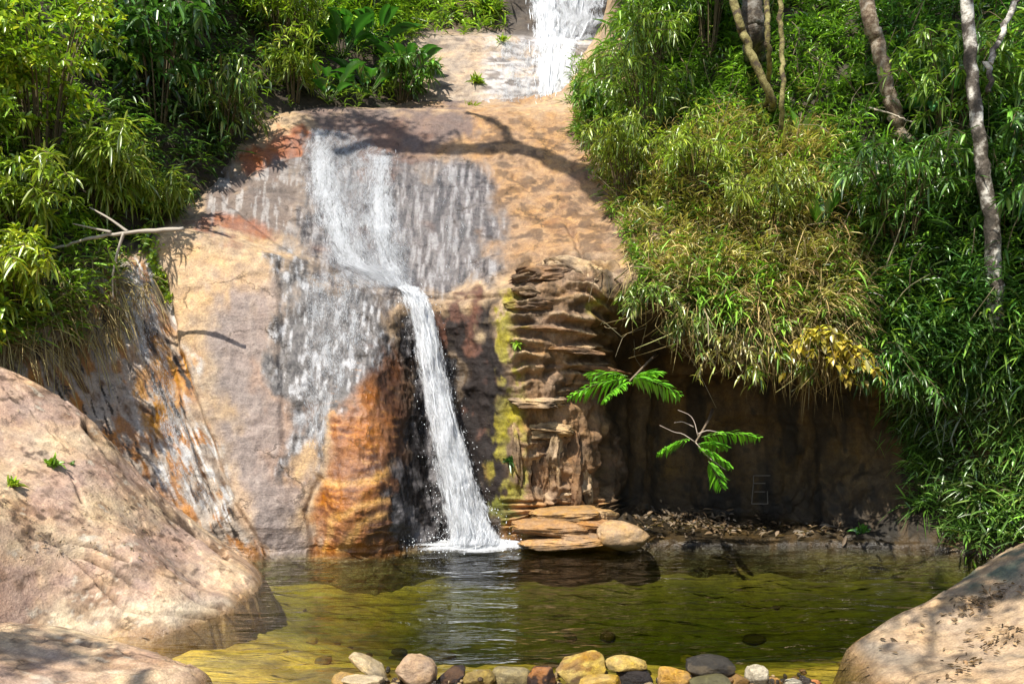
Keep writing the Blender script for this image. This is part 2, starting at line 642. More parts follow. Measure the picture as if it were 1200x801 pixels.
column(250, 9.42, (252, 638, 9.45), pr([252, 250, 245, 240, 245, 255, 272, 290, 295, 300], [600, 510, 410, 288, 270, 240, 195, 143, 110, 20], [9.45, 9.65, 10.0, 10.55, 11.2, 12.1, 13.1, 14.2, 15.8, 18]))
column(310, 9.5, (309, 638, 9.5), pr([308, 305, 306, 312, 305, 307, 318, 335, 340, 350], [600, 500, 400, 304, 285, 240, 190, 138, 120, 60], [9.5, 9.8, 10.2, 10.65, 11.3, 12.2, 13.2, 14.4, 16, 18]))
column(365, 9.7, (366, 636, 9.7), pr([368, 362, 365, 372, 368, 368, 370, 372, 375, 385], [600, 500, 410, 322, 304, 250, 190, 131, 124, 90], [9.75, 9.98, 10.3, 10.8, 11.3, 12.2, 13.3, 14.6, 16.2, 18]))
column(405, 9.62, (405, 630, 9.55), pr([405, 405, 405, 410, 408, 402, 402, 402, 405, 410], [590, 500, 420, 334, 315, 250, 190, 130, 124, 95], [9.5, 9.75, 10.2, 10.85, 11.3, 12.3, 13.4, 14.7, 16.3, 18]))
column(445, 9.72, (446, 630, 9.68), pr([446, 445, 442, 445, 443, 435, 432, 430, 432, 440], [590, 500, 420, 342, 325, 250, 190, 130, 124, 95], [9.65, 9.92, 10.35, 10.95, 11.35, 12.4, 13.4, 14.8, 16.3, 18]))
column(478, 9.95, (478, 628, 9.98), pr([478, 474, 468, 466, 468, 466, 465, 462, 462, 470], [590, 500, 420, 346, 333, 250, 190, 130, 124, 95], [10.05, 10.5, 10.85, 11.1, 11.45, 12.4, 13.4, 14.8, 16.3, 18]))
column(510, 10.2, (510, 626, 10.3), pr([508, 500, 492, 486, 486, 492, 495, 495, 495, 500], [590, 500, 420, 348, 336, 250, 190, 130, 124, 95], [10.5, 10.95, 11.15, 11.2, 11.5, 12.4, 13.4, 14.8, 16.3, 18]))
column(545, 10.35, (545, 624, 10.45), pr([545, 542, 540, 535, 532, 535, 538, 540, 540, 545], [590, 500, 420, 352, 338, 250, 190, 130, 124, 95], [10.65, 10.9, 11.0, 11.05, 11.4, 12.4, 13.4, 14.8, 16.3, 18]))
column(590, 10.3, (590, 620, 10.4), pr(590, [590, 500, 420, 343, 325, 250, 190, 130, 124, 95], [10.45, 10.5, 10.45, 10.6, 11.0, 12.4, 13.4, 14.8, 16.3, 18]))
column(640, 10.3, (640, 618, 10.5), pr([640] * 7 + [635, 633, 635], [592, 500, 420, 335, 312, 250, 190, 130, 122, 90], [10.75, 10.6, 10.45, 10.4, 10.9, 12.3, 13.4, 14.8, 16.3, 18]))
column(690, 10.2, (690, 622, 10.5), pr([690, 690, 692, 695, 697, 700, 690, 680, 690, 700], [592, 500, 420, 335, 305, 250, 190, 130, 110, 40], [11.1, 11.0, 10.75, 10.35, 10.8, 12.1, 13.2, 14.6, 16, 18]))
column(740, 10.1, (740, 626, 10.5), pr([740, 740, 740, 740, 745, 750, 745, 735, 735, 740], [598, 505, 425, 345, 305, 240, 180, 120, 40, -120], [12.0, 12.5, 12.0, 10.3, 10.6, 11.8, 12.8, 14, 15.6, 18]))
column(830, 10.1, (830, 627, 10.6), pr([830] * 10, [602, 515, 435, 375, 315, 230, 160, 90, -10, -200], [12.2, 12.7, 12.2, 10.1, 10.4, 11.4, 12.3, 13.3, 15, 18]))
column(920, 10.1, (920, 627, 10.5), pr([920] * 10, [606, 520, 450, 400, 330, 230, 150, 70, -30, -220], [11.8, 12.3, 11.9, 9.95, 10.2, 11.1, 12, 13, 14.6, 17.5]))
column(1000, 10.0, (1000, 632, 10.2), pr([1000] * 10, [610, 530, 465, 420, 340, 230, 140, 50, -60, -260], [10.7, 11.3, 11.0, 9.9, 10.1, 10.8, 11.6, 12.6, 14.2, 17]))
column(1080, 9.8, (1080, 634, 9.9), pr([1080] * 10, [612, 540, 480, 440, 350, 230, 130, 30, -80, -280], [10.2, 10.6, 10.4, 9.7, 9.9, 10.5, 11.2, 12.2, 13.8, 16.5]))
column(1160, 9.4, (1160, 638, 9.4), pr([1160] * 10, [615, 550, 490, 440, 350, 230, 120, 20, -100, -300], [9.5, 9.7, 9.6, 9.4, 9.6, 10.1, 10.8, 11.8, 13.4, 16]))
column(1250, 8.7, (1250, 640, 8.7), pr([1250] * 10, [615, 550, 490, 440, 350, 230, 110, 0, -120, -320], [8.8, 8.9, 8.95, 9.0, 9.2, 9.7, 10.4, 11.3, 12.8, 15.5]))
column(1400, 7.4, (1400, 650, 7.4), pr([1400] * 10, [620, 550, 490, 440, 350, 230, 110, -20, -150, -350], [7.5, 7.6, 7.7, 7.8, 8.1, 8.7, 9.5, 10.5, 12, 14.5]))
column(1650, 5.8, (1650, 660, 5.8), pr([1650] * 10, [620, 550, 490, 440, 350, 230, 110, -20, -150, -350], [5.9, 6.0, 6.1, 6.3, 6.6, 7.2, 8.0, 9.2, 11, 13.5]))

KG = np.array(K)
NU, NV = 1001, 661
G = catmull(catmull(KG, NU, 0), NV, 1)
nrm = grid_normals(G)
if np.mean(nrm[:, :, 1]) > 0:
    nrm = -nrm
V = G.reshape(-1, 3)
nf = nrm.reshape(-1, 3)
px, py = proj(V)
# shape: broad swells, fine relief, layered ledges, cracks
lay = pmask(px, py, [(600, 300), (720, 300), (720, 610), (600, 620)], 14)
base_l = pmask(px, py, [(592, 585), (740, 585), (740, 645), (592, 645)], 8)
rough_l = pmask(px, py, [(20, 340), (180, 300), (290, 640), (200, 660), (20, 560)], 22)
orange = pmask(px, py, [(385, 470), (420, 430), (455, 415), (468, 520), (478, 650), (365, 655), (372, 600)], 16)
slope = pmask(px, py, [(240, 120), (700, 120), (740, 300), (590, 335), (330, 300)], 16)
film_zone = pmask(px, py, [(328, 305), (470, 345), (460, 420), (390, 480), (345, 560), (340, 470)], 14)
disp = 0.07 * fbm(V * np.array([0.9, 0.9, 0.9]), 4, 3)
disp += 0.022 * fbm(V * 4.5, 6, 9, ridged=True)
disp += 0.05 * rough_l * fbm(V * np.array([3.2, 3.2, 1.4]), 4, 21, ridged=True)
zz = V[:, 2] + 0.22 * fbm(V * np.array([0.9, 0.9, 0.7]), 3, 31) + 0.09 * fbm(V * 3, 3, 32)
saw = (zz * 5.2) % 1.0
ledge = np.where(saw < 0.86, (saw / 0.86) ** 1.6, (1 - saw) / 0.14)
layup = lay * smooth(505, 455, py)
colm = lay * smooth(470, 510, py)
lamp = np.clip(0.5 + 2.2 * fbm(V * np.array([2.0, 2.0, 1.6]), 3, 77), 0, 1.3)
disp += layup * (0.12 * (ledge - 0.45) * lamp + 0.15 * fbm(V * np.array([2.2, 2.2, 3.0]), 4, 40) + 0.05 * fbm(V * np.array([6, 6, 3.0]), 4, 41, ridged=True))
disp += colm * (0.20 * fbm(V * np.array([3.0, 3.0, 1.0]), 5, 44, ridged=True) + 0.10 * fbm(V * np.array([2.5, 2.5, 5.0]), 4, 45) + 0.08 * (ledge - 0.45) * lamp)
rcs = pmask(px, py, [(715, 380), (800, 400), (1000, 440), (1150, 470), (1150, 640), (715, 610)], 20)
disp += rcs * 0.16 * fbm(V * np.array([1.6, 1.6, 0.9]), 4, 48, ridged=True)
disp += base_l * 0.10 * fbm(V * np.array([2.0, 2.0, 6.0]), 3, 46)
saw2 = ((V[:, 2] + 0.03 * fbm(V * 2, 3, 55)) * 10.0) % 1.0
disp += base_l * 0.13 * (np.where(saw2 < 0.75, saw2 / 0.75, (1 - saw2) / 0.25) - 0.5)
# the orange rock carries wavering ribs
rib = np.abs(((V[:, 2] * 8.0 + 0.9 * (V[:, 0] + 2) + 2.6 * fbm(V * 1.5, 5, 61)) % 1.0) - 0.5) * 2
disp += orange * (0.002 * (rib - 0.5) * (1 + 1.5 * fbm(V * 2, 2, 63)) + 0.035 * fbm(V * np.array([3.5, 3.5, 2.0]), 4, 64, ridged=True))
nod = pmask(px, py, [(515, 360), (598, 345), (604, 620), (560, 640), (530, 500)], 10) + pmask(px, py, [(462, 395), (500, 350), (520, 420), (560, 650), (462, 650)], 10)
disp += nod * 0.07 * fbm(V * np.array([3.4, 3.4, 2.2]), 5, 66, ridged=True)
# film zone and slope: water-worn scallops
disp += (0.5 * slope + film_zone) * 0.05 * fbm(V * np.array([2.4, 2.4, 3.4]), 3, 71)
crk = np.zeros(len(V))
for pts, wd, dp in [([(186, 320), (206, 400), (236, 500), (272, 590), (312, 658)], 5, 0.10),
                    ([(192, 330), (200, 420), (215, 520), (245, 600)], 7, 0.07),
                    ([(328, 310), (332, 380), (328, 440), (336, 520)], 5, 0.04),
                    ([(330, 312), (400, 328), (470, 346), (530, 352), (592, 346)], 4, 0.06),
                    ([(350, 178), (300, 195), (262, 232), (300, 262), (345, 292)], 4, 0.07),
                    ([(260, 205), (310, 222), (350, 226)], 3, 0.05),
                    ([(600, 205), (640, 240), (680, 262), (720, 268)], 3, 0.04),
                    ([(560, 300), (620, 290), (690, 318)], 3, 0.05),
                    ([(664, 262), (676, 280), (682, 305)], 3, 0.06),
                    ([(375, 560), (360, 600), (372, 650)], 4, 0.05),
                    ([(700, 430), (640, 437)], 3, 0.05)]:
    wob = 4 * fbm(V * 3, 2, 5)
    crk += dp * np.exp(-((seg_dist(px + wob, py + wob, pts) / wd) ** 2))
disp -= crk
V = V + nf * disp[:, None]
G = V.reshape(NU, NV, 3)

# colour of the stone, some shade painted in: bands, iron stain, algae, moss
wp = np.stack([px / 55, py / 55, V[:, 1]], 1)
nz = fbm(wp, 4, 101)
nz2 = fbm(np.stack([px / 14, py / 24, V[:, 1]], 1), 6, 102)
wx, wy = px + 46 * nz + 22 * nz2, py + 46 * fbm(wp + 9, 4, 103) + 16 * nz2


def region(poly, soft):
    return pmask(wx, wy, poly, soft)[:, None]


KA = 0.60
tone = lambda r, g, b: lin((r, g, b)) * KA
A = np.repeat(tone(205, 170, 126)[None], len(V), 0)
mixto = lambda A, c, m: A * (1 - m) + c * m
# left slab: tan above, mauve grey below
A = mixto(A, tone(222, 182, 132), region([(160, 265), (330, 300), (330, 400), (250, 400), (190, 420)], 20))
A = mixto(A, tone(178, 158, 146), region([(268, 330), (330, 335), (345, 480), (365, 600), (370, 660), (300, 660), (255, 520), (245, 400)], 22))
A = mixto(A, tone(196, 150, 112), region([(310, 430), (350, 450), (360, 560), (335, 560)], 14) * 0.6)
A = mixto(A, tone(226, 190, 150), region([(255, 560), (300, 560), (310, 650), (270, 650)], 12) * 0.8)
# mottled wet gully on the left
mz = fbm(np.stack([(px - 0.42 * py) / 16, py / 34, V[:, 1]], 1), 5, 111)
mz2 = fbm(np.stack([(px - 0.42 * py) / 4.0, py / 24, V[:, 1]], 1), 4, 112)
gully = region([(20, 340), (185, 305), (215, 440), (262, 560), (308, 660), (200, 660), (20, 560)], 16)
A = mixto(A, tone(198, 180, 160), gully)
A = mixto(A, tone(196, 128, 40), gully * smooth(0.02, 0.22, mz)[:, None])
A = mixto(A, tone(120, 82, 44), gully * smooth(0.12, 0.36, -mz)[:, None])
A = mixto(A, tone(240, 237, 232), gully * smooth(0.02, 0.2, mz2)[:, None] * region([(120, 300), (185, 300), (215, 440), (300, 640), (190, 600)], 12) * 0.9)
A = mixto(A, tone(66, 56, 48), gully * smooth(0.22, 0.36, -mz2)[:, None])
A = mixto(A, tone(202, 140, 36), region([(150, 420), (200, 410), (218, 500), (180, 520)], 10) * smooth(-0.2, 0.1, mz2)[:, None])
# wet film right of the tan slab: grey, with white flecks painted as spray highlights
fz = region([(328, 305), (470, 345), (460, 420), (390, 480), (345, 560), (335, 470)], 12)
A = mixto(A, tone(126, 120, 116), fz)
fl = fbm(np.stack([(px + 0.15 * py) / 4.5, (py - 0.5 * px) / 13, V[:, 1]], 1), 6, 121)
A = mixto(A, tone(236, 236, 238), fz * smooth(0.08, 0.26, fl)[:, None] * 0.55)
A = mixto(A, tone(70, 66, 66), fz * smooth(0.14, 0.36, -fl)[:, None] * 0.8)
# upper slope
A = mixto(A, tone(186, 141, 90), region([(470, 120), (690, 120), (740, 320), (590, 330), (560, 230)], 20))
A = mixto(A, tone(132, 108, 96), region([(340, 122), (560, 122), (560, 160), (350, 200)], 14))
A = mixto(A, tone(120, 111, 108), region([(350, 165), (470, 160), (560, 200), (590, 270), (585, 335), (470, 350), (350, 305)], 18))
gl_ = fbm(np.stack([(px + 0.1 * py) / 4.5, (py - 0.2 * px) / 20, V[:, 1]], 1), 6, 131)
gz = region([(350, 180), (560, 190), (590, 335), (470, 350), (350, 305)], 14)
A = mixto(A, tone(64, 60, 62), gz * smooth(0.02, 0.26, gl_)[:, None] * 0.8)
A = mixto(A, tone(228, 226, 226), gz * smooth(0.12, 0.28, -gl_)[:, None] * 0.3)
A = mixto(A, tone(128, 84, 56), slope[:, None] * smooth(0.22, 0.42, nz)[:, None] * 0.5)
A = mixto(A, tone(110, 100, 100), region([(245, 190), (350, 185), (350, 290), (250, 265)], 14) * 0.8)
A = mixto(A, tone(215, 210, 205), region([(245, 190), (350, 185), (350, 290), (250, 265)], 14) * smooth(0.05, 0.25, gl_)[:, None] * 0.45)
A = mixto(A, tone(176, 100, 50), region([(292, 158), (352, 158), (350, 188), (300, 186)], 8))
A = mixto(A, tone(176, 98, 44), region([(250, 250), (320, 262), (330, 290), (262, 272)], 8) * 0.8)
dk = fbm(np.stack([px / 14, py / 6, V[:, 1]], 1), 6, 133)
A = mixto(A, tone(104, 76, 50), region([(560, 130), (700, 150), (745, 325), (580, 335)], 18) * smooth(0.04, 0.26, dk)[:, None] * 0.75)
# orange rock and the black wet stone right of it
A = mixto(A, tone(184, 110, 28), pmask(px + 22 * nz + 14 * nz2, py + 30 * nz, [(392, 470), (418, 432), (458, 415), (470, 520), (466, 660), (372, 660), (376, 600)], 9)[:, None])
A = mixto(A, tone(104, 52, 20), orange[:, None] * smooth(0.6, 0.1, rib)[:, None] * smooth(-0.25, 0.15, nz2 + nz)[:, None] * 0.7)
A = mixto(A, tone(74, 42, 24), region([(405, 430), (470, 400), (480, 560), (478, 650), (436, 650), (442, 500)], 14) * 0.85)
vn = np.minimum(seg_dist(px + 10 * nz2, py + 10 * nz, [(372, 560), (400, 568), (440, 562), (462, 545)]), np.minimum(seg_dist(px + 10 * nz2, py + 10 * nz, [(378, 645), (392, 610), (420, 592), (452, 585)]), seg_dist(px + 10 * nz2, py + 10 * nz, [(400, 645), (418, 615), (448, 603)])))
A = mixto(A, tone(244, 176, 70), (orange * np.exp(-(vn / 4.0) ** 2))[:, None] * 0.9)
A = mixto(A, tone(236, 160, 50), orange[:, None] * smooth(0.8, 0.97, rib)[:, None] * smooth(-0.1, 0.2, nz2)[:, None] * 0.6)
black = region([(462, 395), (500, 350), (520, 420), (540, 520), (570, 650), (462, 650), (452, 590), (470, 520)], 10)
A = mixto(A, tone(44, 40, 40), black)
A = mixto(A, tone(136, 130, 130), black * smooth(0.08, 0.3, nz2)[:, None] * 0.6)
A = mixto(A, tone(42, 29, 23), region([(515, 365), (585, 350), (596, 470), (600, 610), (560, 630), (530, 500)], 10))
A = mixto(A, tone(116, 74, 54), region([(530, 360), (580, 352), (588, 440), (580, 560), (548, 470)], 10) * smooth(0.0, 0.25, nz2)[:, None])
A = mixto(A, tone(150, 110, 60), region([(540, 520), (600, 500), (604, 600), (566, 610)], 10) * smooth(0.0, 0.25, nz2)[:, None])
# layered bluff: pale ledge tops, gaps painted darker for stain and shade
A = mixto(A, tone(170, 130, 86), lay[:, None])
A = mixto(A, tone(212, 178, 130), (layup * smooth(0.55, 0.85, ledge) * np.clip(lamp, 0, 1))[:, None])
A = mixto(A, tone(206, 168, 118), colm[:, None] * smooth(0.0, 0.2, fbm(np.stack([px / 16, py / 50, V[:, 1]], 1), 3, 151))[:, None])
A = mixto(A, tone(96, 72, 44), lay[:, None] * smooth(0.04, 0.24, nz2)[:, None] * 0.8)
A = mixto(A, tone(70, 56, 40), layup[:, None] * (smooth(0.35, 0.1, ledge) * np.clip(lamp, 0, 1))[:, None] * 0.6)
A = mixto(A, tone(208, 150, 78), base_l[:, None])
A = mixto(A, tone(92, 60, 30), base_l[:, None] * smooth(0.4, 0.1, saw2)[:, None] * 0.7)
# recess under the overhang: stained brown, its shade painted in darker towards the foot
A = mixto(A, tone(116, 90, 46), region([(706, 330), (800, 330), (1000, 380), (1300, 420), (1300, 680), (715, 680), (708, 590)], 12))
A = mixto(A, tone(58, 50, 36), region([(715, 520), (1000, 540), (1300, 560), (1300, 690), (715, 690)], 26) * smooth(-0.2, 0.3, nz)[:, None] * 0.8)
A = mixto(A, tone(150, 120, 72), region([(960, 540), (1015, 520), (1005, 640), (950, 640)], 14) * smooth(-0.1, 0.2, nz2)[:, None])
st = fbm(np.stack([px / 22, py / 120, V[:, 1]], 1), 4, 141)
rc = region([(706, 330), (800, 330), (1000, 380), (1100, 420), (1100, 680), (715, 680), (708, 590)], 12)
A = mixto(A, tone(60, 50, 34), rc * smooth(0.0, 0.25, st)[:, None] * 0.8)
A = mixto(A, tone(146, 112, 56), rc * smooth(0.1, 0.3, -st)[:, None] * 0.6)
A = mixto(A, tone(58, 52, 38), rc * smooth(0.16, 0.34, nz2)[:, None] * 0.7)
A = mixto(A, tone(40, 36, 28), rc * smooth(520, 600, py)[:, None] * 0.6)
# moss
ms = pmask(px + 16 * nz + 12 * nz2, py, [(578, 345), (608, 335), (610, 420), (614, 500), (616, 585), (580, 590), (574, 540), (586, 470)], 9)[:, None]
A = mixto(A, tone(168, 154, 16), ms * smooth(-0.12, 0.12, nz2 + 0.3 * nz)[:, None])
A = mixto(A, tone(110, 120, 24), region([(555, 560), (590, 575), (604, 640), (575, 640)], 8) * smooth(-0.1, 0.2, nz2)[:, None] * 0.8)
A = mixto(A, tone(160, 150, 20), region([(690, 340), (712, 340), (714, 362), (694, 360)], 5))
# soil under the plants
soil = region([(735, 60), (760, 300), (800, 350), (1000, 380), (1100, 430), (1700, 440), (1700, -400), (735, -400)], 16)
A = mixto(A, np.array([0.045, 0.032, 0.017]), soil)
soil2 = region([(-300, 300), (90, 395), (168, 285), (240, 200), (330, 128), (330, -400), (-300, -400)], 14)
A = mixto(A, np.array([0.06, 0.042, 0.022]), soil2)
A = mixto(A, np.array([0.10, 0.075, 0.028]), (smooth(-0.04, -0.14, V[:, 2] + 0.05 * nz2) * (1 - 0.85 * smooth(690, 730, px) * smooth(960, 920, px)))[:, None])
wet = np.clip(gz[:, 0] + fz[:, 0] + black[:, 0] + 0.7 * orange + 0.5 * gully[:, 0] * smooth(-0.1, 0.2, mz), 0, 1)
wet = np.clip(wet + smooth(0.18, 0.02, V[:, 2]), 0, 1)

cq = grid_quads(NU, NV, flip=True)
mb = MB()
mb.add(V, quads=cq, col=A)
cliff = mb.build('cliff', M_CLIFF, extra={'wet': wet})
tag(cliff, 'tall tan and grey rock face that the stream runs down', kind='structure')
Vh = V.reshape(NU, NV, 3)[::2, ::2].reshape(-1, 3)                # half the grid is plenty for placing things on it
B_CLIFF = bvh_of(Vh, grid_quads((NU + 1) // 2, (NV + 1) // 2, flip=True))


def loft(name, ctrl, nu, nv, colf, mat, amp=0.1, seed=0, label=None, sc=1.0):
    C = np.array([[P(*p) for p in row] for row in ctrl])        # rows bottom to top
    C = np.moveaxis(C, 0, 1)
    Gd = catmull(catmull(C, nu, 0), nv, 1)
    n = grid_normals(Gd)
    if np.mean(n[:, :, 1]) > 0:
        n = -n
    W = Gd.reshape(-1, 3)
    W = W + n.reshape(-1, 3) * (amp * fbm(W * 0.9 * sc, 4, seed) + amp * 0.3 * fbm(W * 4 * sc, 3, seed + 7, ridged=True))[:, None]
    x, y = proj(W)
    q = grid_quads(nu, nv, flip=True)
    m = MB()
    m.add(W, quads=q, col=colf(W, x, y))
    o = m.build(name, mat, extra={'wet': np.zeros(len(W))})
    tag(o, label, kind='structure')
    return o, bvh_of(W, q)


# upper cliff: two steps behind the slope
uc = [[(x, 142, 16.0) for x in (380, 460, 520, 580, 640, 700, 780, 850)],
      [(x, 131, 16.4) for x in (380, 460, 520, 580, 640, 700, 780, 850)],
      [(x, 100, 17.0) for x in (380, 460, 520, 580, 640, 700, 780, 850)],
      [(x, 70, 17.7) for x in (380, 460, 520, 580, 640, 700, 780, 850)],
      [(380, 40, 18.4), (460, 44, 18.3), (520, 44, 18.3), (580, 44, 18.4), (640, 48, 18.4), (700, 50, 18.4), (780, 48, 18.3), (850, 45, 18.3)],
      [(380, 28, 19.2), (460, 34, 19.3), (520, 36, 19.6), (580, 40, 20.0), (640, 44, 20.0), (700, 46, 19.9), (780, 40, 19.2), (850, 34, 19)],
      [(380, 0, 19.6), (460, 12, 19.8), (520, 16, 20.3), (580, 18, 20.7), (640, 18, 20.6), (700, 18, 20.5), (780, 10, 19.6), (850, 0, 19.4)],
      [(380, -40, 20.2), (460, -8, 20.4), (520, -10, 20.8), (580, -12, 21.0), (640, -12, 20.9), (700, -12, 20.8), (780, -40, 20), (850, -60, 20)],
      [(380, -60, 22), (460, -20, 23), (520, -20, 23), (580, -20, 23.5), (640, -20, 23.5), (700, -20, 23.5), (780, -60, 22), (850, -90, 22)]]


def uc_col(W, x, y):
    n = fbm(np.stack([x / 20, y / 8, W[:, 1]], 1), 4, 5)
    A = np.repeat(tone(190, 166, 140)[None], len(W), 0)
    vz = pmask(x + 14 * n, y, [(572, 40), (700, 40), (700, 145), (562, 145)], 8)[:, None]
    A = mixto(A, tone(214, 206, 200), vz)
    n5 = fbm(np.stack([x / 18, y / 2.5, W[:, 1]], 1), 4, 6)
    A = mixto(A, tone(120, 110, 106), vz * smooth(0.1, 0.3, n5)[:, None] * 0.8)
    A = mixto(A, tone(140, 118, 96), (1 - vz) * smooth(0.12, 0.35, n5)[:, None] * 0.6)
    A = mixto(A, tone(214, 180, 138), smooth(0.1, 0.35, n)[:, None] * 0.6)
    A = mixto(A, tone(110, 94, 80), smooth(0.18, 0.4, -n)[:, None] * 0.7)
    A = mixto(A, tone(60, 52, 46), pmask(x, y, [(590, -10), (740, -10), (740, 46), (590, 42)], 6)[:, None] * 0.85)
    A = mixto(A, tone(96, 74, 50), pmask(x, y, [(300, -80), (590, -80), (588, 34), (470, 40), (300, 40)], 8)[:, None])
    return A


upper, B_UPPER = loft('upper_cliff', uc, 170, 150, uc_col, M_CLIFF, 0.10, 201, 'pale upper rock step below the topmost fall', 1.2)

# hillsides behind the plants
soilf = lambda W, x, y: np.repeat(np.array([[0.05, 0.036, 0.02]]), len(W), 0)
lh = [[(-520, 560, 5.5), (-250, 480, 7.2), (-50, 430, 8.2), (85, 400, 9.4), (180, 300, 11.0), (285, 225, 12.9), (345, 150, 14.5), (450, 140, 15.8)],
      [(-520, 300, 6.0), (-250, 260, 8.0), (-50, 260, 9.1), (90, 280, 10.3), (200, 235, 11.9), (300, 172, 13.8), (378, 115, 15.4), (470, 112, 16.7)],
      [(-520, 0, 8), (-250, 20, 9.5), (-50, 60, 10.6), (100, 90, 11.9), (210, 85, 13.4), (310, 62, 15.4), (400, 40, 16.9), (490, 66, 17.9)],
      [(-520, -250, 10), (-250, -220, 11.5), (-50, -180, 12.6), (100, -160, 13.8), (210, -150, 15.4), (320, -110, 17.2), (415, -60, 18.6), (480, 10, 19.8)],
      [(-520, -500, 14), (-250, -450, 15.5), (-50, -400, 17), (100, -360, 18), (210, -340, 19), (320, -280, 21), (415, -200, 22.5), (490, -90, 24)]]
hill_l, B_HL = loft('hillside', lh, 110, 90, soilf, M_SOIL, 0.15, 301, 'steep leaf-covered hillside on the left of the stream')
bh = [[(-2600, 420, 30), (-900, 300, 30), (300, 40, 27), (600, 20, 26), (900, 20, 26), (1900, 200, 30), (3600, 420, 30)],
      [(-2600, 0, 40), (-900, -100, 38), (300, -250, 34), (600, -260, 33), (900, -300, 33), (1900, -200, 38), (3600, 0, 40)],
      [(-2600, -150, 70), (-900, -300, 65), (300, -400, 60), (600, -420, 60), (900, -420, 60), (1900, -350, 65), (3600, -150, 70)]]
hill_b, B_HB = loft('forest_hill', bh, 80, 40, lambda W, x, y: np.repeat(np.array([[0.03, 0.05, 0.015]]), len(W), 0), M_SOIL, 0.6, 303, 'wooded hill rising behind the falls', 0.3)

# the ground: one sheet from under the pool to the horizon
gx = np.concatenate([np.linspace(-260, -8, 14), np.linspace(-7.5, 8, 125), np.linspace(9, 260, 14)])
gy = np.concatenate([np.linspace(-260, 0, 14), np.linspace(0.4, 13, 120), np.linspace(14, 300, 16)])
GX, GY = np.meshgrid(gx, gy, indexing='ij')
bx, by = GX.ravel(), GY.ravel()


def bed_height(x, y):
    d = 0.85 * np.clip((y - 5.0) / 4.2, 0, 1) ** 1.8 + 0.12
    d = d * (0.35 + 0.65 * smooth(-3.4, -0.6, x)) * (0.45 + 0.55 * smooth(5.4, 2.2, x - 0.22 * (y - 6)))
    d = d * (0.30 + 0.70 * smooth(10.1, 8.3, y)) * 1.4
    d = d * (1 - 0.3 * smooth(9.78, 9.95, y + 0.10 * np.sin(2.3 * x)) * smooth(0.7, 1.4, x) * smooth(4.2, 3.4, x))
    bump = 0.10 * fbm(np.stack([x * 1.5, y * 1.9, x * 0], 1), 4, 401) + 0.04 * fbm(np.stack([x * 5, y * 7, x * 0], 1), 3, 402)
    z = np.minimum(-d - 0.05 + bump * smooth(4.6, 6.5, y), -0.09)
    near = smooth(5.15, 4.3, y)
    z = z * (1 - near) + near * (0.28 + 0.05 * bump)
    far = smooth(12.0, 13.5, y) + smooth(7.4, 9.0, np.abs(x))
    return np.where(far > 0, z * (1 - np.clip(far, 0, 1)) - 0.6 * np.clip(far, 0, 1), z)


bz = bed_height(bx, by)
BV = np.stack([bx, by, bz], 1)
nb = fbm(np.stack([bx * 1.1, by * 1.3, bx * 0], 1), 4, 411)
nb2 = fbm(np.stack([bx * 4, by * 5, bx * 0], 1), 3, 412)
A = np.repeat(np.array([[0.60, 0.36, 0.06]]), len(BV), 0)
A = mixto(A, np.array([0.70, 0.46, 0.11]), smooth(0.0, 0.3, nb)[:, None])
A = mixto(A, np.array([0.20, 0.12, 0.03]), smooth(0.05, 0.35, -nb)[:, None] * 0.8)
A = mixto(A, np.array([0.14, 0.09, 0.03]), smooth(0.15, 0.4, nb2)[:, None] * 0.7)
A = mixto(A, np.array([0.07, 0.068, 0.022]), (smooth(7.0, 8.7, by + 0.8 * nb) * (0.5 + 0.5 * smooth(-1.8, -0.2, bx)))[:, None] * 0.92)  # rear of the bed painted darker, for the shade and depth over it
A = mixto(A, np.array([0.60, 0.38, 0.06]), (smooth(9.74, 9.9, by + 0.10 * np.sin(2.3 * bx)) * smooth(0.9, 1.6, bx) * smooth(4.0, 3.0, bx))[:, None] * 0.12)
A = mixto(A, np.array([0.30, 0.22, 0.15]), smooth(4.9, 4.4, by)[:, None])
A = mixto(A, np.array([0.05, 0.05, 0.025]), (smooth(12.5, 13.5, by) + smooth(8, 9.5, np.abs(bx)) + smooth(0, -3, by)).clip(0, 1)[:, None])
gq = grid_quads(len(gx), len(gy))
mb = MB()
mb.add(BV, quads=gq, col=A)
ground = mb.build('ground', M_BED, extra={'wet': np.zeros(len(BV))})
tag(ground, 'golden stony pool bed and the ground around it', kind='structure')


# ------------------------------------------------------------------ slabs beside the pool (height fields through measured points)
def tps(pts):
    pts = np.asarray(pts, float)
    n = len(pts)
    r = np.linalg.norm(pts[:, None, :2] - pts[None, :, :2], axis=2)
    Kk = np.where(r > 0, r * r * np.log(r + 1e-9), 0) + np.eye(n) * 0.001
    Q = np.concatenate([np.ones((n, 1)), pts[:, :2]], 1)
    M = np.block([[Kk, Q], [Q.T, np.zeros((3, 3))]])
    w = np.linalg.solve(M, np.concatenate([pts[:, 2], np.zeros(3)]))

    def ev(x, y):
        r = np.hypot(x[:, None] - pts[None, :, 0], y[:, None] - pts[None, :, 1])
        k = np.where(r > 0, r * r * np.log(r + 1e-9), 0)
        return k @ w[:n] + w[n] + w[n + 1] * x + w[n + 2] * y
    return ev


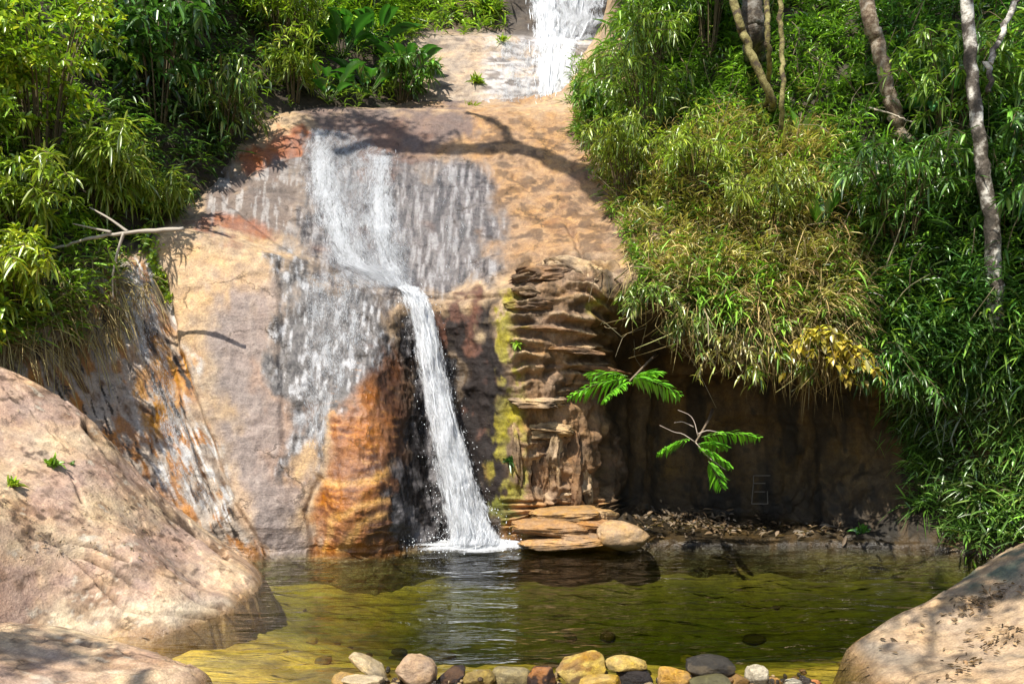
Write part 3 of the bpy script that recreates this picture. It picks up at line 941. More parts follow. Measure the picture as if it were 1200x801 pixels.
def slab(name, pts, x0, x1, y0, y1, nx, ny, colf, seed, label, cat, cracks=(), amp=0.035, fine=0.008):
    ev = tps(pts)
    X, Y = np.meshgrid(np.linspace(x0, x1, nx), np.linspace(y0, y1, ny), indexing='ij')
    x, y = X.ravel(), Y.ravel()
    z = ev(x, y)
    W = np.stack([x, y, z], 1)
    qx, qy = proj(W)
    z = z + amp * fbm(W * 1.1, 4, seed) + fine * fbm(W * 5, 4, seed + 5, ridged=True)
    # thin sheets of rock have flaked away and left low steps
    fl1 = fbm(W * np.array([0.8, 1.1, 1.0]), 5, seed + 21) + 0.12 * fbm(W * 7, 4, seed + 22)
    fl2 = fbm(W * np.array([1.5, 2.0, 1.0]), 5, seed + 25) + 0.10 * fbm(W * 9, 4, seed + 26)
    z = z + 0.022 * smooth(0.02, 0.05, fl1) + 0.010 * smooth(0.12, 0.14, fl2) + 0.016 * smooth(-0.2, -0.18, fl1)
    edge_ = np.maximum(np.exp(-((fl1 - 0.035) / 0.014) ** 2), 0.7 * np.exp(-((fl2 - 0.13) / 0.012) ** 2)) * smooth(-0.1, 0.25, fbm(W * 3, 3, seed + 31))
    wob = 7 * fbm(W * 2.5, 3, seed + 9)
    ck = np.zeros(len(z))
    for cp, wd, dp in cracks:
        g = np.exp(-((seg_dist(qx + wob, qy + wob, cp) / (wd * 0.6)) ** 2)) * np.clip(0.75 + 1.2 * fbm(W * 2.2, 2, seed + 11), 0.1, 1.3)
        z = z - dp * g
        ck = np.maximum(ck, g * min(1, dp / 0.05))
    ck = np.maximum(ck, 0.75 * edge_)
    z = np.where(z < -0.02, -0.02 + (z + 0.02) * 2.6, z)
    W = np.stack([x, y, np.maximum(z, -1.45)], 1)
    A, wet = colf(W, qx, qy, ck)
    q = grid_quads(nx, ny)
    # close it: a skirt down to a flat underside
    idx = np.arange(nx * ny).reshape(nx, ny)
    rim = np.concatenate([idx[:, 0], idx[-1, 1:], idx[-2::-1, -1], idx[0, -2:0:-1]])
    low = W[rim].copy()
    low[:, 2] = -1.5
    k = len(W) + np.arange(len(rim))
    sk = np.stack([rim, np.roll(rim, -1), np.roll(k, -1), k], 1)[:, ::-1]
    m = MB()
    m.add(np.concatenate([W, low]), quads=np.concatenate([q, sk]), col=np.concatenate([A, A[rim]]))
    org = np.array([W[:, 0].mean(), W[:, 1].mean(), 0.0])
    o = m.build(name, M_SLAB, origin=org, extra={'wet': np.concatenate([wet, wet[rim]])})
    tag(o, label, cat)
    return o, bvh_of(W, q)


def left_col(W, x, y, ck):
    n = fbm(np.stack([x / 60, y / 40, W[:, 1]], 1), 4, 11)
    n2 = fbm(W * np.array([5, 5, 5]), 4, 13)
    A = np.repeat(tone(226, 186, 146)[None], len(W), 0)
    A = mixto(A, tone(210, 172, 146), smooth(0.0, 0.3, n)[:, None])
    A = mixto(A, tone(240, 206, 158), smooth(0.05, 0.35, -n)[:, None] * 0.8)
    A = mixto(A, tone(248, 222, 176), pmask(x, y, [(40, 715), (270, 700), (300, 740), (60, 750)], 10)[:, None] * 0.7)
    A = mixto(A, tone(140, 104, 72), smooth(0.12, 0.36, n2)[:, None] * 0.6)
    n3 = fbm(W * np.array([14, 14, 14]), 3, 17)
    A = mixto(A, tone(90, 66, 46), (smooth(0.22, 0.4, n3) * smooth(0.0, 0.3, fbm(W * 1.4, 3, 18)))[:, None] * 0.8)
    A = mixto(A, tone(240, 224, 196), (smooth(0.25, 0.42, -n3) * smooth(0.05, 0.3, n2))[:, None] * 0.7)
    A = mixto(A, tone(96, 66, 36), (ck * smooth(-0.35, 0.1, n2))[:, None])
    wl = smooth(0.10, 0.0, W[:, 2])
    A = mixto(A, tone(186, 142, 82), wl[:, None] * 0.7)
    return A, wl


zp = lambda px, py, Y: tuple(P(px, py, Y))
slab_pts = [zp(250, 642, 8.35), zp(288, 664, 8.2), (-2.3, 8.2, -0.5), (-2.62, 8.75, -0.25), zp(60, 462, 8.2), zp(298, 688, 7.80), zp(215, 613, 8.45), zp(160, 560, 8.4), zp(110, 503, 8.3), zp(0, 432, 8.0), zp(-120, 380, 7.8),
            zp(275, 716, 7.05), zp(200, 742, 6.45), zp(140, 746, 6.3), zp(60, 742, 6.15), zp(0, 735, 5.9), zp(-80, 690, 5.4),
            zp(200, 660, 7.5), zp(150, 640, 6.95), zp(80, 600, 6.9), zp(0, 560, 6.8), zp(60, 680, 6.4), zp(0, 640, 6.2), zp(-100, 560, 6.2), zp(-100, 480, 7.0),
            zp(240, 690, 7.3), zp(30, 500, 7.6), zp(120, 560, 7.6), (-2.45, 8.35, -0.35), (-2.35, 8.8, -0.5), (-2.2, 8.0, -0.8), (-1.8, 7.6, -1.3), (-2.1, 7.0, -1.0), (-2.5, 6.5, -0.55), (-2.8, 6.05, -0.35),
            (-2.4, 9.0, -0.5), (-2.9, 9.3, -0.25), (-2.4, 9.35, -0.7), (-3.6, 9.2, 0.25), (-4.6, 9.0, 1.2), (-6.0, 8.9, 2.0), (-3.2, 5.6, -0.25), (-4.2, 5.2, -0.1), (-5.4, 5.0, 0.3), (-7.2, 6.0, 2.6), (-7.2, 8, 3.6)]
slab_cracks = [([(60, 640), (100, 655), (140, 672), (178, 697)], 4, 0.10), ([(20, 632), (70, 642), (110, 676), (140, 708), (180, 722), (262, 728)], 3.5, 0.09),
               ([(70, 640), (110, 645), (150, 660)], 3, 0.06), ([(85, 560), (98, 590)], 3, 0.05), ([(100, 500), (150, 560), (205, 610), (262, 650)], 6, 0.08), ([(210, 690), (235, 706), (262, 712)], 3, 0.04)]
rock_l, B_SL = slab('rock_slab', slab_pts, -7.3, -1.7, 4.7, 9.3, 430, 370, left_col, 501, 'broad tan rock slab sloping down into the left side of the pool', 'rock', slab_cracks)
low_pts = [zp(238, 797, 5.34), zp(200, 772, 5.7), zp(150, 758, 5.9), zp(80, 742, 6.0), zp(0, 738, 5.9), zp(100, 775, 5.3), zp(0, 770, 5.1), zp(-120, 740, 5.0), zp(150, 800, 5.0), zp(60, 830, 4.5),
           (-1.9, 5.3, -0.35), (-2.2, 5.9, -0.4), (-2.6, 6.3, -0.4), (-3.4, 6.5, -0.4), (-4.4, 6.5, -0.2), (-2.0, 4.6, -0.2), (-3, 3.8, 0.2), (-4.6, 4.0, 0.5), (-5, 5.4, 0.5)]
rock_ll, B_LL = slab('boulder', low_pts, -5.0, -1.8, 3.6, 6.5, 130, 120, left_col, 521, 'low rounded rock with dappled shade at the front left of the pool', 'rock',
                     [([(0, 745), (60, 748), (140, 765), (230, 790)], 3, 0.03)], 0.05)


def right_col(W, x, y, ck):
    n = fbm(W * np.array([1.6, 1.6, 1.6]), 4, 23)
    n2 = fbm(W * 6, 4, 24)
    A = np.repeat(tone(206, 172, 130)[None], len(W), 0)
    A = mixto(A, tone(150, 136, 116), smooth(0.05, 0.3, n)[:, None] * 0.8)
    A = mixto(A, tone(122, 132, 108), pmask(x, y, [(1080, 690), (1145, 650), (1230, 630), (1230, 665), (1140, 690)], 10)[:, None] * smooth(-0.3, 0.15, n2)[:, None])
    A = mixto(A, tone(120, 92, 62), smooth(0.2, 0.4, n2)[:, None] * 0.5)
    wl = smooth(0.08, 0.0, W[:, 2])
    A = mixto(A, tone(176, 134, 78), wl[:, None] * 0.7)
    A = mixto(A, tone(96, 76, 52), ck[:, None] * 0.5)
    return A, wl


right_pts = [zp(1002, 762, 5.95), zp(1060, 722, 6.25), zp(1100, 697, 6.5), zp(1150, 664, 6.75), zp(1205, 638, 6.9), zp(1280, 610, 7), zp(1040, 800, 5.25), zp(1100, 770, 5.5), zp(1100, 800, 5.0), zp(1200, 720, 5.6),
             zp(1200, 800, 4.7), zp(1280, 720, 5.4), zp(1150, 720, 5.9), (2.3, 5.9, -0.35), (2.9, 6.7, -0.4), (3.7, 7.3, -0.4), (4.6, 7.7, -0.2), (5.8, 7.8, 0.4), (2.2, 5.0, -0.3), (2.3, 4.2, -0.1), (3.2, 3.8, 0.3),
             (4.6, 4.0, 1.0), (6.2, 5.0, 1.5), (6.2, 7, 1.5)]
rock_r, B_SR = slab('boulder', right_pts, 2.1, 6.2, 3.6, 7.8, 180, 170, right_col, 541, 'smooth tan and grey rock rising from the water at the right edge', 'rock', (), 0.05)

GROUND = [B_CLIFF, B_UPPER, B_HL, B_SL, B_SR, B_LL]
HILL = [B_CLIFF, B_UPPER, B_HL]

# ------------------------------------------------------------------ water of the pool: one closed body
wx0, wx1, wy0, wy1 = -5.2, 7.2, 3.9, 12.6
nxw, nyw = 150, 120
X, Y = np.meshgrid(np.linspace(wx0, wx1, nxw), np.linspace(wy0, wy1, nyw), indexing='ij')
x, y = X.ravel(), Y.ravel()
fx, fy = P(548, 640, 10.0)[:2]
r = np.hypot(x - fx, (y - fy) * 1.1)
z = 0.012 * np.sin(r * 9.0) * np.exp(-r * 0.55) + 0.006 * fbm(np.stack([x * 2, y * 3.5, x * 0], 1), 3, 601)
W = np.stack([x, y, z], 1)
q = grid_quads(nxw, nyw)
idx = np.arange(nxw * nyw).reshape(nxw, nyw)
rim = np.concatenate([idx[:, 0], idx[-1, 1:], idx[-2::-1, -1], idx[0, -2:0:-1]])
low = W[rim].copy(); low[:, 2] = -2.6
k = len(W) + np.arange(len(rim))
sk = np.stack([rim, np.roll(rim, -1), np.roll(k, -1), k], 1)[:, ::-1]
cen = len(W) + len(rim)
bot = np.stack([np.full(len(rim), cen), k, np.roll(k, -1)], 1)[:, ::-1]
mb = MB()
mb.add(np.concatenate([W, low, [[1, 8, -2.6]]]), tris=bot, quads=np.concatenate([q, sk]))
water = mb.build('water', water_material())
tag(water, 'clear golden green pool below the falls', kind='structure')


# ------------------------------------------------------------------ falling water
def flow_sheet(rows, nu, nv, lift, bvhs=None, bulge=0.0, seed=0, wob=0.05, soft=0.3):
    """rows: (photo row, left column, right column[, distance]); follows the rock when no distance is given"""
    rows = np.array(rows, float)
    R = catmull(rows, nv, 0)
    u = np.linspace(0, 1, nu)
    pts, ok = np.zeros((nu, nv, 3)), np.ones((nu, nv), bool)
    for j in range(nv):
        for i in range(nu):
            pxx = R[j, 1] + (R[j, 2] - R[j, 1]) * u[i]
            if bvhs is not None:
                h = cast_all(bvhs, pxx, R[j, 0])
                pts[i, j] = h[0] + h[1] * lift if h else (pts[i, j - 1] if j else P(pxx, R[j, 0], 12))
            else:
                pts[i, j] = P(pxx, R[j, 0], R[j, 3] - lift - bulge * math.sin(math.pi * u[i]))
    if bvhs is not None:                                   # relax along the flow so that the sheet does not copy every bump
        for _ in range(2):
            pts[:, 1:-1] = 0.25 * pts[:, :-2] + 0.5 * pts[:, 1:-1] + 0.25 * pts[:, 2:]
    nr = grid_normals(pts)
    if np.mean(nr[:, :, 1]) > 0:
        nr = -nr
    q = pts.reshape(-1, 3)
    pts = pts + nr * (wob * fbm(q * np.array([7, 7, 1.5]), 3, seed)).reshape(nu, nv)[:, :, None]
    du = np.cumsum(np.linalg.norm(np.diff(pts, axis=0, prepend=pts[:1]), axis=2), 0)
    dv = np.cumsum(np.linalg.norm(np.diff(pts, axis=1, prepend=pts[:, :1]), axis=2), 1)
    uv = np.stack([du, dv.mean(0)[None, :].repeat(nu, 0)], -1).reshape(-1, 2)
    e = np.minimum(u, 1 - u)
    t_ = np.linspace(0, 1, nv)
    t = np.linspace(0, 1, nv)
    e = e[:, None] + 0.13 * fbm(np.stack([u[:, None] * 3 + t_[None, :] * 0, t_[None, :] * 9 + u[:, None] * 0, 0 * u[:, None] + 0 * t_[None, :] + seed], -1).reshape(-1, 3), 3, 3).reshape(nu, nv)
    edge = smooth(-0.02, soft, e) * (smooth(0, 0.05, t) * (0.25 + 0.75 * smooth(1.0, 0.96, t)))[None, :]
    return pts, uv, edge.reshape(-1)


def sheet_obj(name, rows, nu, nv, lift, mat, parent, **kw):
    pts, uv, edge = flow_sheet(rows, nu, nv, lift, **kw)
    m = MB()
    m.add(pts.reshape(-1, 3), quads=grid_quads(nu, nv, flip=True))
    return m.build(name, mat, parent, extra={'edge': edge}, uv=uv, origin=np.array(parent.location)), pts


def strands(mb, pts, n, wid, rng, spread=0.02, seg=(0.08, 0.3)):
    """thin torn ropes of water lying along the sheet"""
    nu, nv, _ = pts.shape
    for _ in range(n):
        u = np.clip(0.5 + rng.normal(0, 0.24), 0.02, 0.98) * (nu - 1)
        v0 = rng.uniform(0, 0.93)
        ln = rng.uniform(*seg)
        vs = np.linspace(v0, min(v0 + ln, 1.0), 7) * (nv - 1)
        i0 = int(u); i1 = min(i0 + 1, nu - 1); fu = u - i0
        j0 = vs.astype(int); j1 = np.minimum(j0 + 1, nv - 1); fv = (vs - j0)[:, None]
        a = pts[i0, j0] * (1 - fv) + pts[i0, j1] * fv
        b = pts[i1, j0] * (1 - fv) + pts[i1, j1] * fv
        c = a * (1 - fu) + b * fu + rng.normal(0, spread, 3) + np.array([0, -0.02, 0])
        w = rng.uniform(0.4, 1.0) * wid
        tube(mb, c + rng.normal(0, 0.004, c.shape), w * np.array([0.15, 0.7, 1, 0.9, 0.8, 0.5, 0.1]), 4, (0.86, 0.89, 0.92))


OCT = np.array([[1, 0, 0], [-1, 0, 0], [0, 1, 0], [0, -1, 0], [0, 0, 1.5], [0, 0, -1.5]], float)
OCT_F = np.array([[0, 2, 4], [2, 1, 4], [1, 3, 4], [3, 0, 4], [2, 0, 5], [1, 2, 5], [3, 1, 5], [0, 3, 5]])


def drops(mb, C, rad):
    n = len(C)
    Vv = C[:, None, :] + OCT[None] * np.asarray(rad)[:, None, None]
    mb.add(Vv.reshape(-1, 3), tris=(OCT_F[None] + (np.arange(n) * 6)[:, None, None]).reshape(-1, 3), col=(0.86, 0.89, 0.92))


M_FALL = falls_material('fall_water', 22, 3.4, 0.56, 0.92, 0.16, 0.0, 0.2)
M_FALL2 = falls_material('fall_water_thin', 30, 3.4, 0.64, 0.90, 0.05, 7.0, 0.15)
M_CASC = falls_material('cascade_water', 34, 7.0, 0.58, 1.22, -0.02, 3.0, 0.45)
M_CASCW = falls_material('cascade_white', 26, 3.0, 0.40, 0.98, 0.03, 11.0, 0.4)
M_FILM = falls_material('film_water', 26, 5.0, 0.68, 1.18, -0.02, 5.0, 0.5)
M_VEIL = falls_material('veil_water', 28, 6.0, 0.80, 1.40, -0.02, 9.0, 0.5)
M_FOAM = falls_material('foam', 8, 8, 0.50, 0.9, 0.42, 13.0, 0.3)

# lower fall: leaves the ledge and drops free into the pool
lf_rows = [(334, 456, 496, 11.40), (345, 468, 503, 11.05), (362, 475, 510, 10.85), (420, 484, 525, 10.62), (500, 496, 546, 10.38), (570, 509, 566, 10.18), (612, 514, 586, 10.06), (642, 504, 612, 9.98)]
lower = thing('waterfall', 'white lower waterfall leaping from the ledge into the pool', 'waterfall', P(545, 640, 10.0))
o, LP = sheet_obj('water_sheet', lf_rows, 30, 110, 0.06, M_FALL, lower, bulge=0.16, seed=1, wob=0.05)
o, LP2 = sheet_obj('water_sheet', [(r[0], r[1] + 3, r[2] - 4, r[3]) for r in lf_rows], 26, 110, 0.13, M_FALL2, lower, bulge=0.2, seed=2, wob=0.07)
sheet_obj('water_sheet', [(r[0], r[1] - 4, r[2] + 5, r[3]) for r in lf_rows], 26, 110, -0.03, M_FALL2, lower, bulge=0.1, seed=3, wob=0.06)
rg = np.random.default_rng(3)
mb = MB(); strands(mb, LP2, 70, 0.005, rg, 0.03, (0.03, 0.10))
mb.build('water_strand', M_DROP, lower, origin=np.array(lower.location))['kind'] = 'stuff'
mb = MB()
vv = rg.uniform(0.05, 1, 900) ** 0.6
uu = np.where(rg.random(900) < 0.5, rg.normal(0.02, 0.09, 900), rg.normal(0.98, 0.09, 900))
jj = (vv * 109).astype(int)
C0 = LP[0, jj] + (LP[-1, jj] - LP[0, jj]) * uu[:, None] + rg.normal(0, 0.035, (900, 3)) * (0.4 + vv[:, None])
drops(mb, C0[::2], 0.002 + 0.006 * rg.random(450) ** 3)
cb = P(548, 640, 9.95)
a = rg.uniform(0, 2 * np.pi, 700); rr = np.abs(rg.normal(0, 0.33, 700)); hh = np.abs(rg.normal(0, 0.16, 700)) * np.exp(-rr)
drops(mb, np.stack([cb[0] + rr * np.cos(a) * 1.3, cb[1] - np.abs(rr * np.sin(a)) * 0.7, 0.01 + hh], 1), 0.0025 + 0.007 * rg.random(700) ** 3)
mb.build('spray', M_DROP, lower, origin=np.array(lower.location))['kind'] = 'stuff'
# foam spreading on the pool
nu, nv = 60, 16
th = np.linspace(0, 2 * np.pi, nu)
rad = np.linspace(0.02, 1, nv)
TH, RD = np.meshgrid(th, rad, indexing='ij')
rr = RD * (1 + 0.25 * np.sin(3 * TH + 1) + 0.12 * np.sin(7 * TH))
FX = cb[0] + 0.22 + 1.05 * rr * np.cos(TH) + 0.10 * np.cos(TH).clip(0, 1)
FY = cb[1] - 0.02 + 0.36 * rr * np.sin(TH)
FZ = 0.026 + 0.09 * np.exp(-(RD * 3.0) ** 2) + 0.012 * fbm(np.stack([FX * 14, FY * 14, FX * 0], -1).reshape(-1, 3), 3, 8).reshape(nu, nv)
mb = MB(); mb.add(np.stack([FX, FY, FZ], -1).reshape(-1, 3), quads=grid_quads(nu, nv))
mb.build('foam', M_FOAM, lower, origin=np.array(lower.location), extra={'edge': (1 - smooth(0.25, 1.0, RD)).ravel()}, uv=np.stack([FX, FY], -1).reshape(-1, 2))

# cascade sliding down the slope above the ledge
casc = thing('cascade', 'wide thin cascade sliding down the grey rock above the ledge', 'waterfall', cast_all(HILL, 420, 335)[0])
sheet_obj('water_sheet', [(150, 350, 396), (180, 346, 480), (210, 350, 480), (250, 348, 500), (300, 350, 520), (342, 400, 515)], 60, 80, 0.03, M_CASC, casc, bvhs=HILL, seed=4, wob=0.03)
o, CP = sheet_obj('water_sheet', [(150, 352, 394), (190, 344, 408), (230, 342, 424), (270, 346, 446), (310, 360, 474), (341, 430, 502)], 44, 80, 0.05, M_CASCW, casc, bvhs=HILL, seed=5, wob=0.03, soft=0.55)
o, CP2 = sheet_obj('water_sheet', [(180, 420, 480), (230, 410, 482), (270, 412, 484), (310, 424, 486), (342, 446, 500)], 40, 70, 0.05, M_CASCW, casc, bvhs=HILL, seed=6, wob=0.03, soft=0.55)
sheet_obj('water_sheet', [(195, 470, 545), (240, 475, 575), (290, 480, 588), (335, 490, 585)], 50, 60, 0.025, M_VEIL, casc, bvhs=HILL, seed=7, wob=0.03)
mb = MB(); strands(mb, CP, 8, 0.003, rg, 0.02, (0.02, 0.08)); strands(mb, CP2, 14, 0.003, rg, 0.02, (0.02, 0.08))
mb.build('water_strand', M_DROP, casc, origin=np.array(casc.location))['kind'] = 'stuff'
# film of water on the bulge left of the lower fall
film = thing('water_film', 'sparkling water film on the bulging rock above the orange stain', 'waterfall', cast_all(HILL, 380, 400)[0])
sheet_obj('water_sheet', [(316, 335, 440), (350, 332, 462), (400, 332, 460), (440, 335, 430), (480, 345, 402), (530, 352, 385)], 50, 70, 0.02, M_FILM, film, bvhs=HILL, seed=8, wob=0.02)
seep = thing('water_film', 'narrow glistening seep in the mottled gully left of the tan slab', 'waterfall', cast_all(HILL, 170, 400)[0])
sheet_obj('water_sheet', [(310, 140, 184), (370, 140, 196), (440, 165, 215), (520, 180, 238), (600, 214, 270)], 30, 70, 0.02, M_FILM, seep, bvhs=HILL, seed=9, wob=0.02)
# topmost fall and the veil under it
topf = thing('waterfall', 'topmost white waterfall over the dark upper step', 'waterfall', cast_all(HILL, 645, 50)[0])
o, TP = sheet_obj('water_sheet', [(-24, 612, 735, 21.2), (-10, 614, 728, 20.3), (10, 614, 724, 20.0), (30, 616, 716, 19.8), (48, 620, 700, 19.6)], 60, 40, 0.05, M_CASCW, topf, bulge=0.2, seed=10, wob=0.1)
o, TP2 = sheet_obj('water_sheet', [(-20, 614, 662, 20.9), (-8, 616, 660, 20.2), (15, 618, 660, 19.9), (35, 620, 662, 19.7), (55, 617, 668, 19.2)], 30, 40, 0.12, M_FALL, topf, bulge=0.2, seed=11, wob=0.1)
o, TP3 = sheet_obj('water_sheet', [(46, 614, 690), (70, 616, 684), (95, 620, 676), (115, 622, 668), (134, 626, 664)], 34, 40, 0.09, M_FALL, topf, bvhs=[B_UPPER], seed=12, wob=0.08)
sheet_obj('water_sheet', [(46, 574, 640), (70, 572, 640), (95, 570, 645), (115, 568, 648), (133, 566, 650)], 34, 40, 0.05, M_FILM, topf, bvhs=[B_UPPER], seed=13, wob=0.04)
mb = MB(); strands(mb, TP2, 50, 0.012, rg, 0.05); strands(mb, TP, 50, 0.012, rg, 0.05); strands(mb, TP3, 50, 0.012, rg, 0.05)
mb.build('water_strand', M_DROP, topf, origin=np.array(topf.location))['kind'] = 'stuff'


# ------------------------------------------------------------------ loose stones
def ico(sub):
    import bmesh
    b = bmesh.new()
    bmesh.ops.create_icosphere(b, subdivisions=sub, radius=1)
    v = np.array([w.co[:] for w in b.verts])
    f = np.array([[w.index for w in t.verts] for t in b.faces])
    b.free()
    return v, f


ICO4, ICO4F = ico(5)


DAM = 'stones of the low dam along the front of the pool'


def stone(cx, cy, w, h, Yd, colour, rot, seed, label, group=None, dep=0.8, box=0.5, name='stone', patches=None):
    rs = np.random.default_rng(seed)
    v = ICO4.copy()
    pn = 2 + 2.2 * box                                     # superellipsoid: blocky to round
    v = v / (np.abs(v) ** pn).sum(1, keepdims=True) ** (1 / pn)
    v = v * (1 + 0.17 * fbm(ICO4 * 1.1 + seed, 3, seed)[:, None])
    for _ in range(9):                                     # worn flat faces
        d = norm(rs.normal(size=3)); lim = rs.uniform(0.62, 0.95)
        ex = np.maximum(v @ d - lim, 0)
        v = v - ex[:, None] * d * 0.8
    v = v * (1 + 0.05 * fbm(ICO4 * 4 + seed, 4, seed + 1)[:, None])
    if name == 'ledge_stone':
        v = v * (1 + 0.10 * fbm(ICO4 * np.array([2.2, 2.2, 7]) + seed, 4, seed + 2, ridged=True))[:, None]
    s = Yd / F * (0.93 if group == DAM else 1.0)
    v = v / np.abs(v).max(0)
    v = v * np.array([w * s / 2, (w + h) * 0.5 * s / 2 * dep, h * s / 2])
    a = math.radians(rot)
    v = np.stack([v[:, 0] * math.cos(a) + v[:, 2] * math.sin(a), v[:, 1], -v[:, 0] * math.sin(a) + v[:, 2] * math.cos(a)], 1)
    c = P(cx, cy + (2 if group == DAM else 0), Yd)
    n = fbm(ICO4 * 2.2 + seed, 4, seed + 3)
    A = np.repeat(tone(*colour)[None], len(v), 0)
    A = A * (1 + 0.35 * n[:, None])
    if patches is not None:
        A = mixto(A, tone(*patches), smooth(0.05, 0.2, fbm(ICO4 * 1.6 + seed, 3, seed + 5))[:, None])
    lw = smooth(0.02, -0.35, v[:, 2] / (np.abs(v[:, 2]).max() + 1e-6) + 0.3 * n)
    A = A * (1 - 0.55 * lw[:, None])                       # waterline stain: the foot of the stone stays wet
    wetm = 0.35 * lw
    m = MB(); m.add(v + c, tris=ICO4F, col=A.clip(0.01, 0.7))
    o = m.build(name, M_STONE, origin=c, extra={'wet': wetm})
    return tag(o, label, 'rock' if name == 'boulder' else 'stone', group)


DAM = 'stones of the low dam along the front of the pool'
dam = [(432, 779, 60, 18, 5.40, (226, 196, 140), 27, 'pale long stone tilting down to the right at the left end of the dam', 0.9, .3, None),
       (428, 796, 60, 14, 5.25, (222, 196, 150), 4, 'flat cream stone lying under the tilted long stone', 0.8, .3, None),
       (402, 796, 30, 24, 5.30, (196, 150, 50), 0, 'small golden stone at the left end of the dam', 0.8, .3, None),
       (487, 786, 56, 46, 5.35, (206, 168, 126), 10, 'large round pinkish tan stone standing in the dam', 0.9, .25, None),
       (530, 792, 42, 30, 5.40, (96, 66, 40), -10, 'brown wet stone just right of the round tan stone', 0.8, .3, (50, 36, 26)),
       (562, 794, 42, 28, 5.30, (164, 134, 46), 0, 'olive yellow stone wedged between brown and grey green stones', 0.8, .5, None),
       (598, 794, 52, 30, 5.35, (166, 146, 92), 0, 'blunt grey green stone in the middle of the dam', 0.8, .6, None),
       (636, 794, 40, 38, 5.30, (70, 46, 30), 0, 'dark brown stone with orange patches beside the big yellow block', 0.8, .4, (170, 110, 50)),
       (680, 780, 66, 40, 5.40, (212, 176, 62), -24, 'big yellow block leaning with its sloping top in the dam', 0.75, .8, (176, 130, 40)),
       (706, 797, 62, 20, 5.22, (210, 166, 40), -8, 'golden stone tucked below the leaning yellow block', 0.8, .5, None),
       (735, 774, 56, 20, 5.45, (220, 184, 84), -4, 'flat oblong yellow stone perched on a dark stone', 0.9, .5, None),
       (745, 793, 46, 26, 5.40, (46, 38, 30), 0, 'black stone carrying the flat oblong yellow stone', 0.8, .5, None),
       (787, 793, 52, 28, 5.35, (206, 152, 40), 0, 'orange yellow stone between two dark stones', 0.8, .6, None),
       (832, 778, 62, 30, 5.40, (60, 54, 44), 6, 'large black oval stone on top of the dam', 0.85, .3, (92, 80, 60)),
       (832, 798, 54, 20, 5.25, (112, 104, 56), -6, 'dull olive stone under the black oval stone', 0.8, .4, None),
       (862, 797, 36, 24, 5.35, (150, 112, 50), 0, 'brown stone between the black oval and the cream stone', 0.8, .4, None),
       (886, 788, 30, 26, 5.40, (230, 214, 180), 0, 'small round cream stone right of the black oval stone', 0.9, .2, None),
       (906, 797, 26, 16, 5.40, (190, 140, 60), 0, 'small tan stone next to the round cream stone', 0.8, .4, None),
       (929, 799, 28, 13, 5.35, (232, 222, 196), 0, 'small white stone near the right end of the dam', 0.8, .3, None),
       (952, 800, 28, 14, 5.35, (214, 130, 44), 0, 'small orange stone at the right end of the dam', 0.8, .3, None)]
for k, (cx, cy, w, h, Yd, c, rot, lab, dep, box, pat) in enumerate(dam):
    stone(cx, cy, w, h, Yd, c, rot, 40 + k, lab, DAM, dep, box, patches=pat)
stone(731, 627, 64, 34, 9.75, (206, 164, 108), 3, 91, 'tan boulder at the waterline right of the layered ledge', None, 0.9, .25, 'boulder')
LED = 'flat layers of the rock ledge at the foot of the bluff'
for k, (cx, cy, w, h, Yd, c, lab) in enumerate([
        (655, 633, 112, 14, 9.95, (206, 156, 92), 'lowest long flat ledge stone at the waterline'),
        (645, 616, 92, 20, 10.1, (204, 150, 84), 'thick middle ledge stone above the lowest flat one'),
        (692, 614, 74, 18, 10.15, (196, 138, 70), 'orange ledge stone next to the thick middle one'),
        (668, 600, 100, 16, 10.35, (212, 160, 86), 'topmost broad ledge stone against the bluff'),
        (702, 603, 52, 16, 10.3, (214, 166, 96), 'short pale ledge stone at the right of the topmost one'),
        (688, 629, 70, 12, 9.9, (190, 146, 96), 'thin grey tan ledge stone beside the boulder')]):
    stone(cx, cy, w, h, Yd, c, (-3, 2, 4, -2, 5, 2)[k], 101 + k, lab, LED, 1.2, .9, 'ledge_stone')

# crisp ledges standing out of the bluff: pieces of the cliff itself
rsl = np.random.default_rng(77)
LROWS = [(322, 650, 100, 20), (343, 668, 74, 12), (340, 622, 44, 14), (360, 640, 66, 9), (372, 662, 80, 10), (386, 642, 70, 10), (398, 640, 56, 7), (410, 660, 80, 8), (424, 636, 54, 9), (432, 678, 86, 10),
         (446, 640, 66, 8), (458, 656, 60, 9), (472, 634, 66, 12), (486, 660, 70, 9), (500, 632, 60, 14), (512, 668, 64, 12)]
LROWS += [(540, 614, 20, 96), (552, 632, 24, 84), (536, 650, 22, 104), (548, 668, 24, 92), (556, 686, 18, 70), (575, 640, 30, 44), (572, 676, 34, 40), (508, 640, 60, 16), (318, 668, 60, 26), (326, 620, 44, 22)]
LROWS = [q_ for i_, q_ in enumerate(LROWS) if i_ not in (1, 4, 6, 8, 10, 13, 15)]
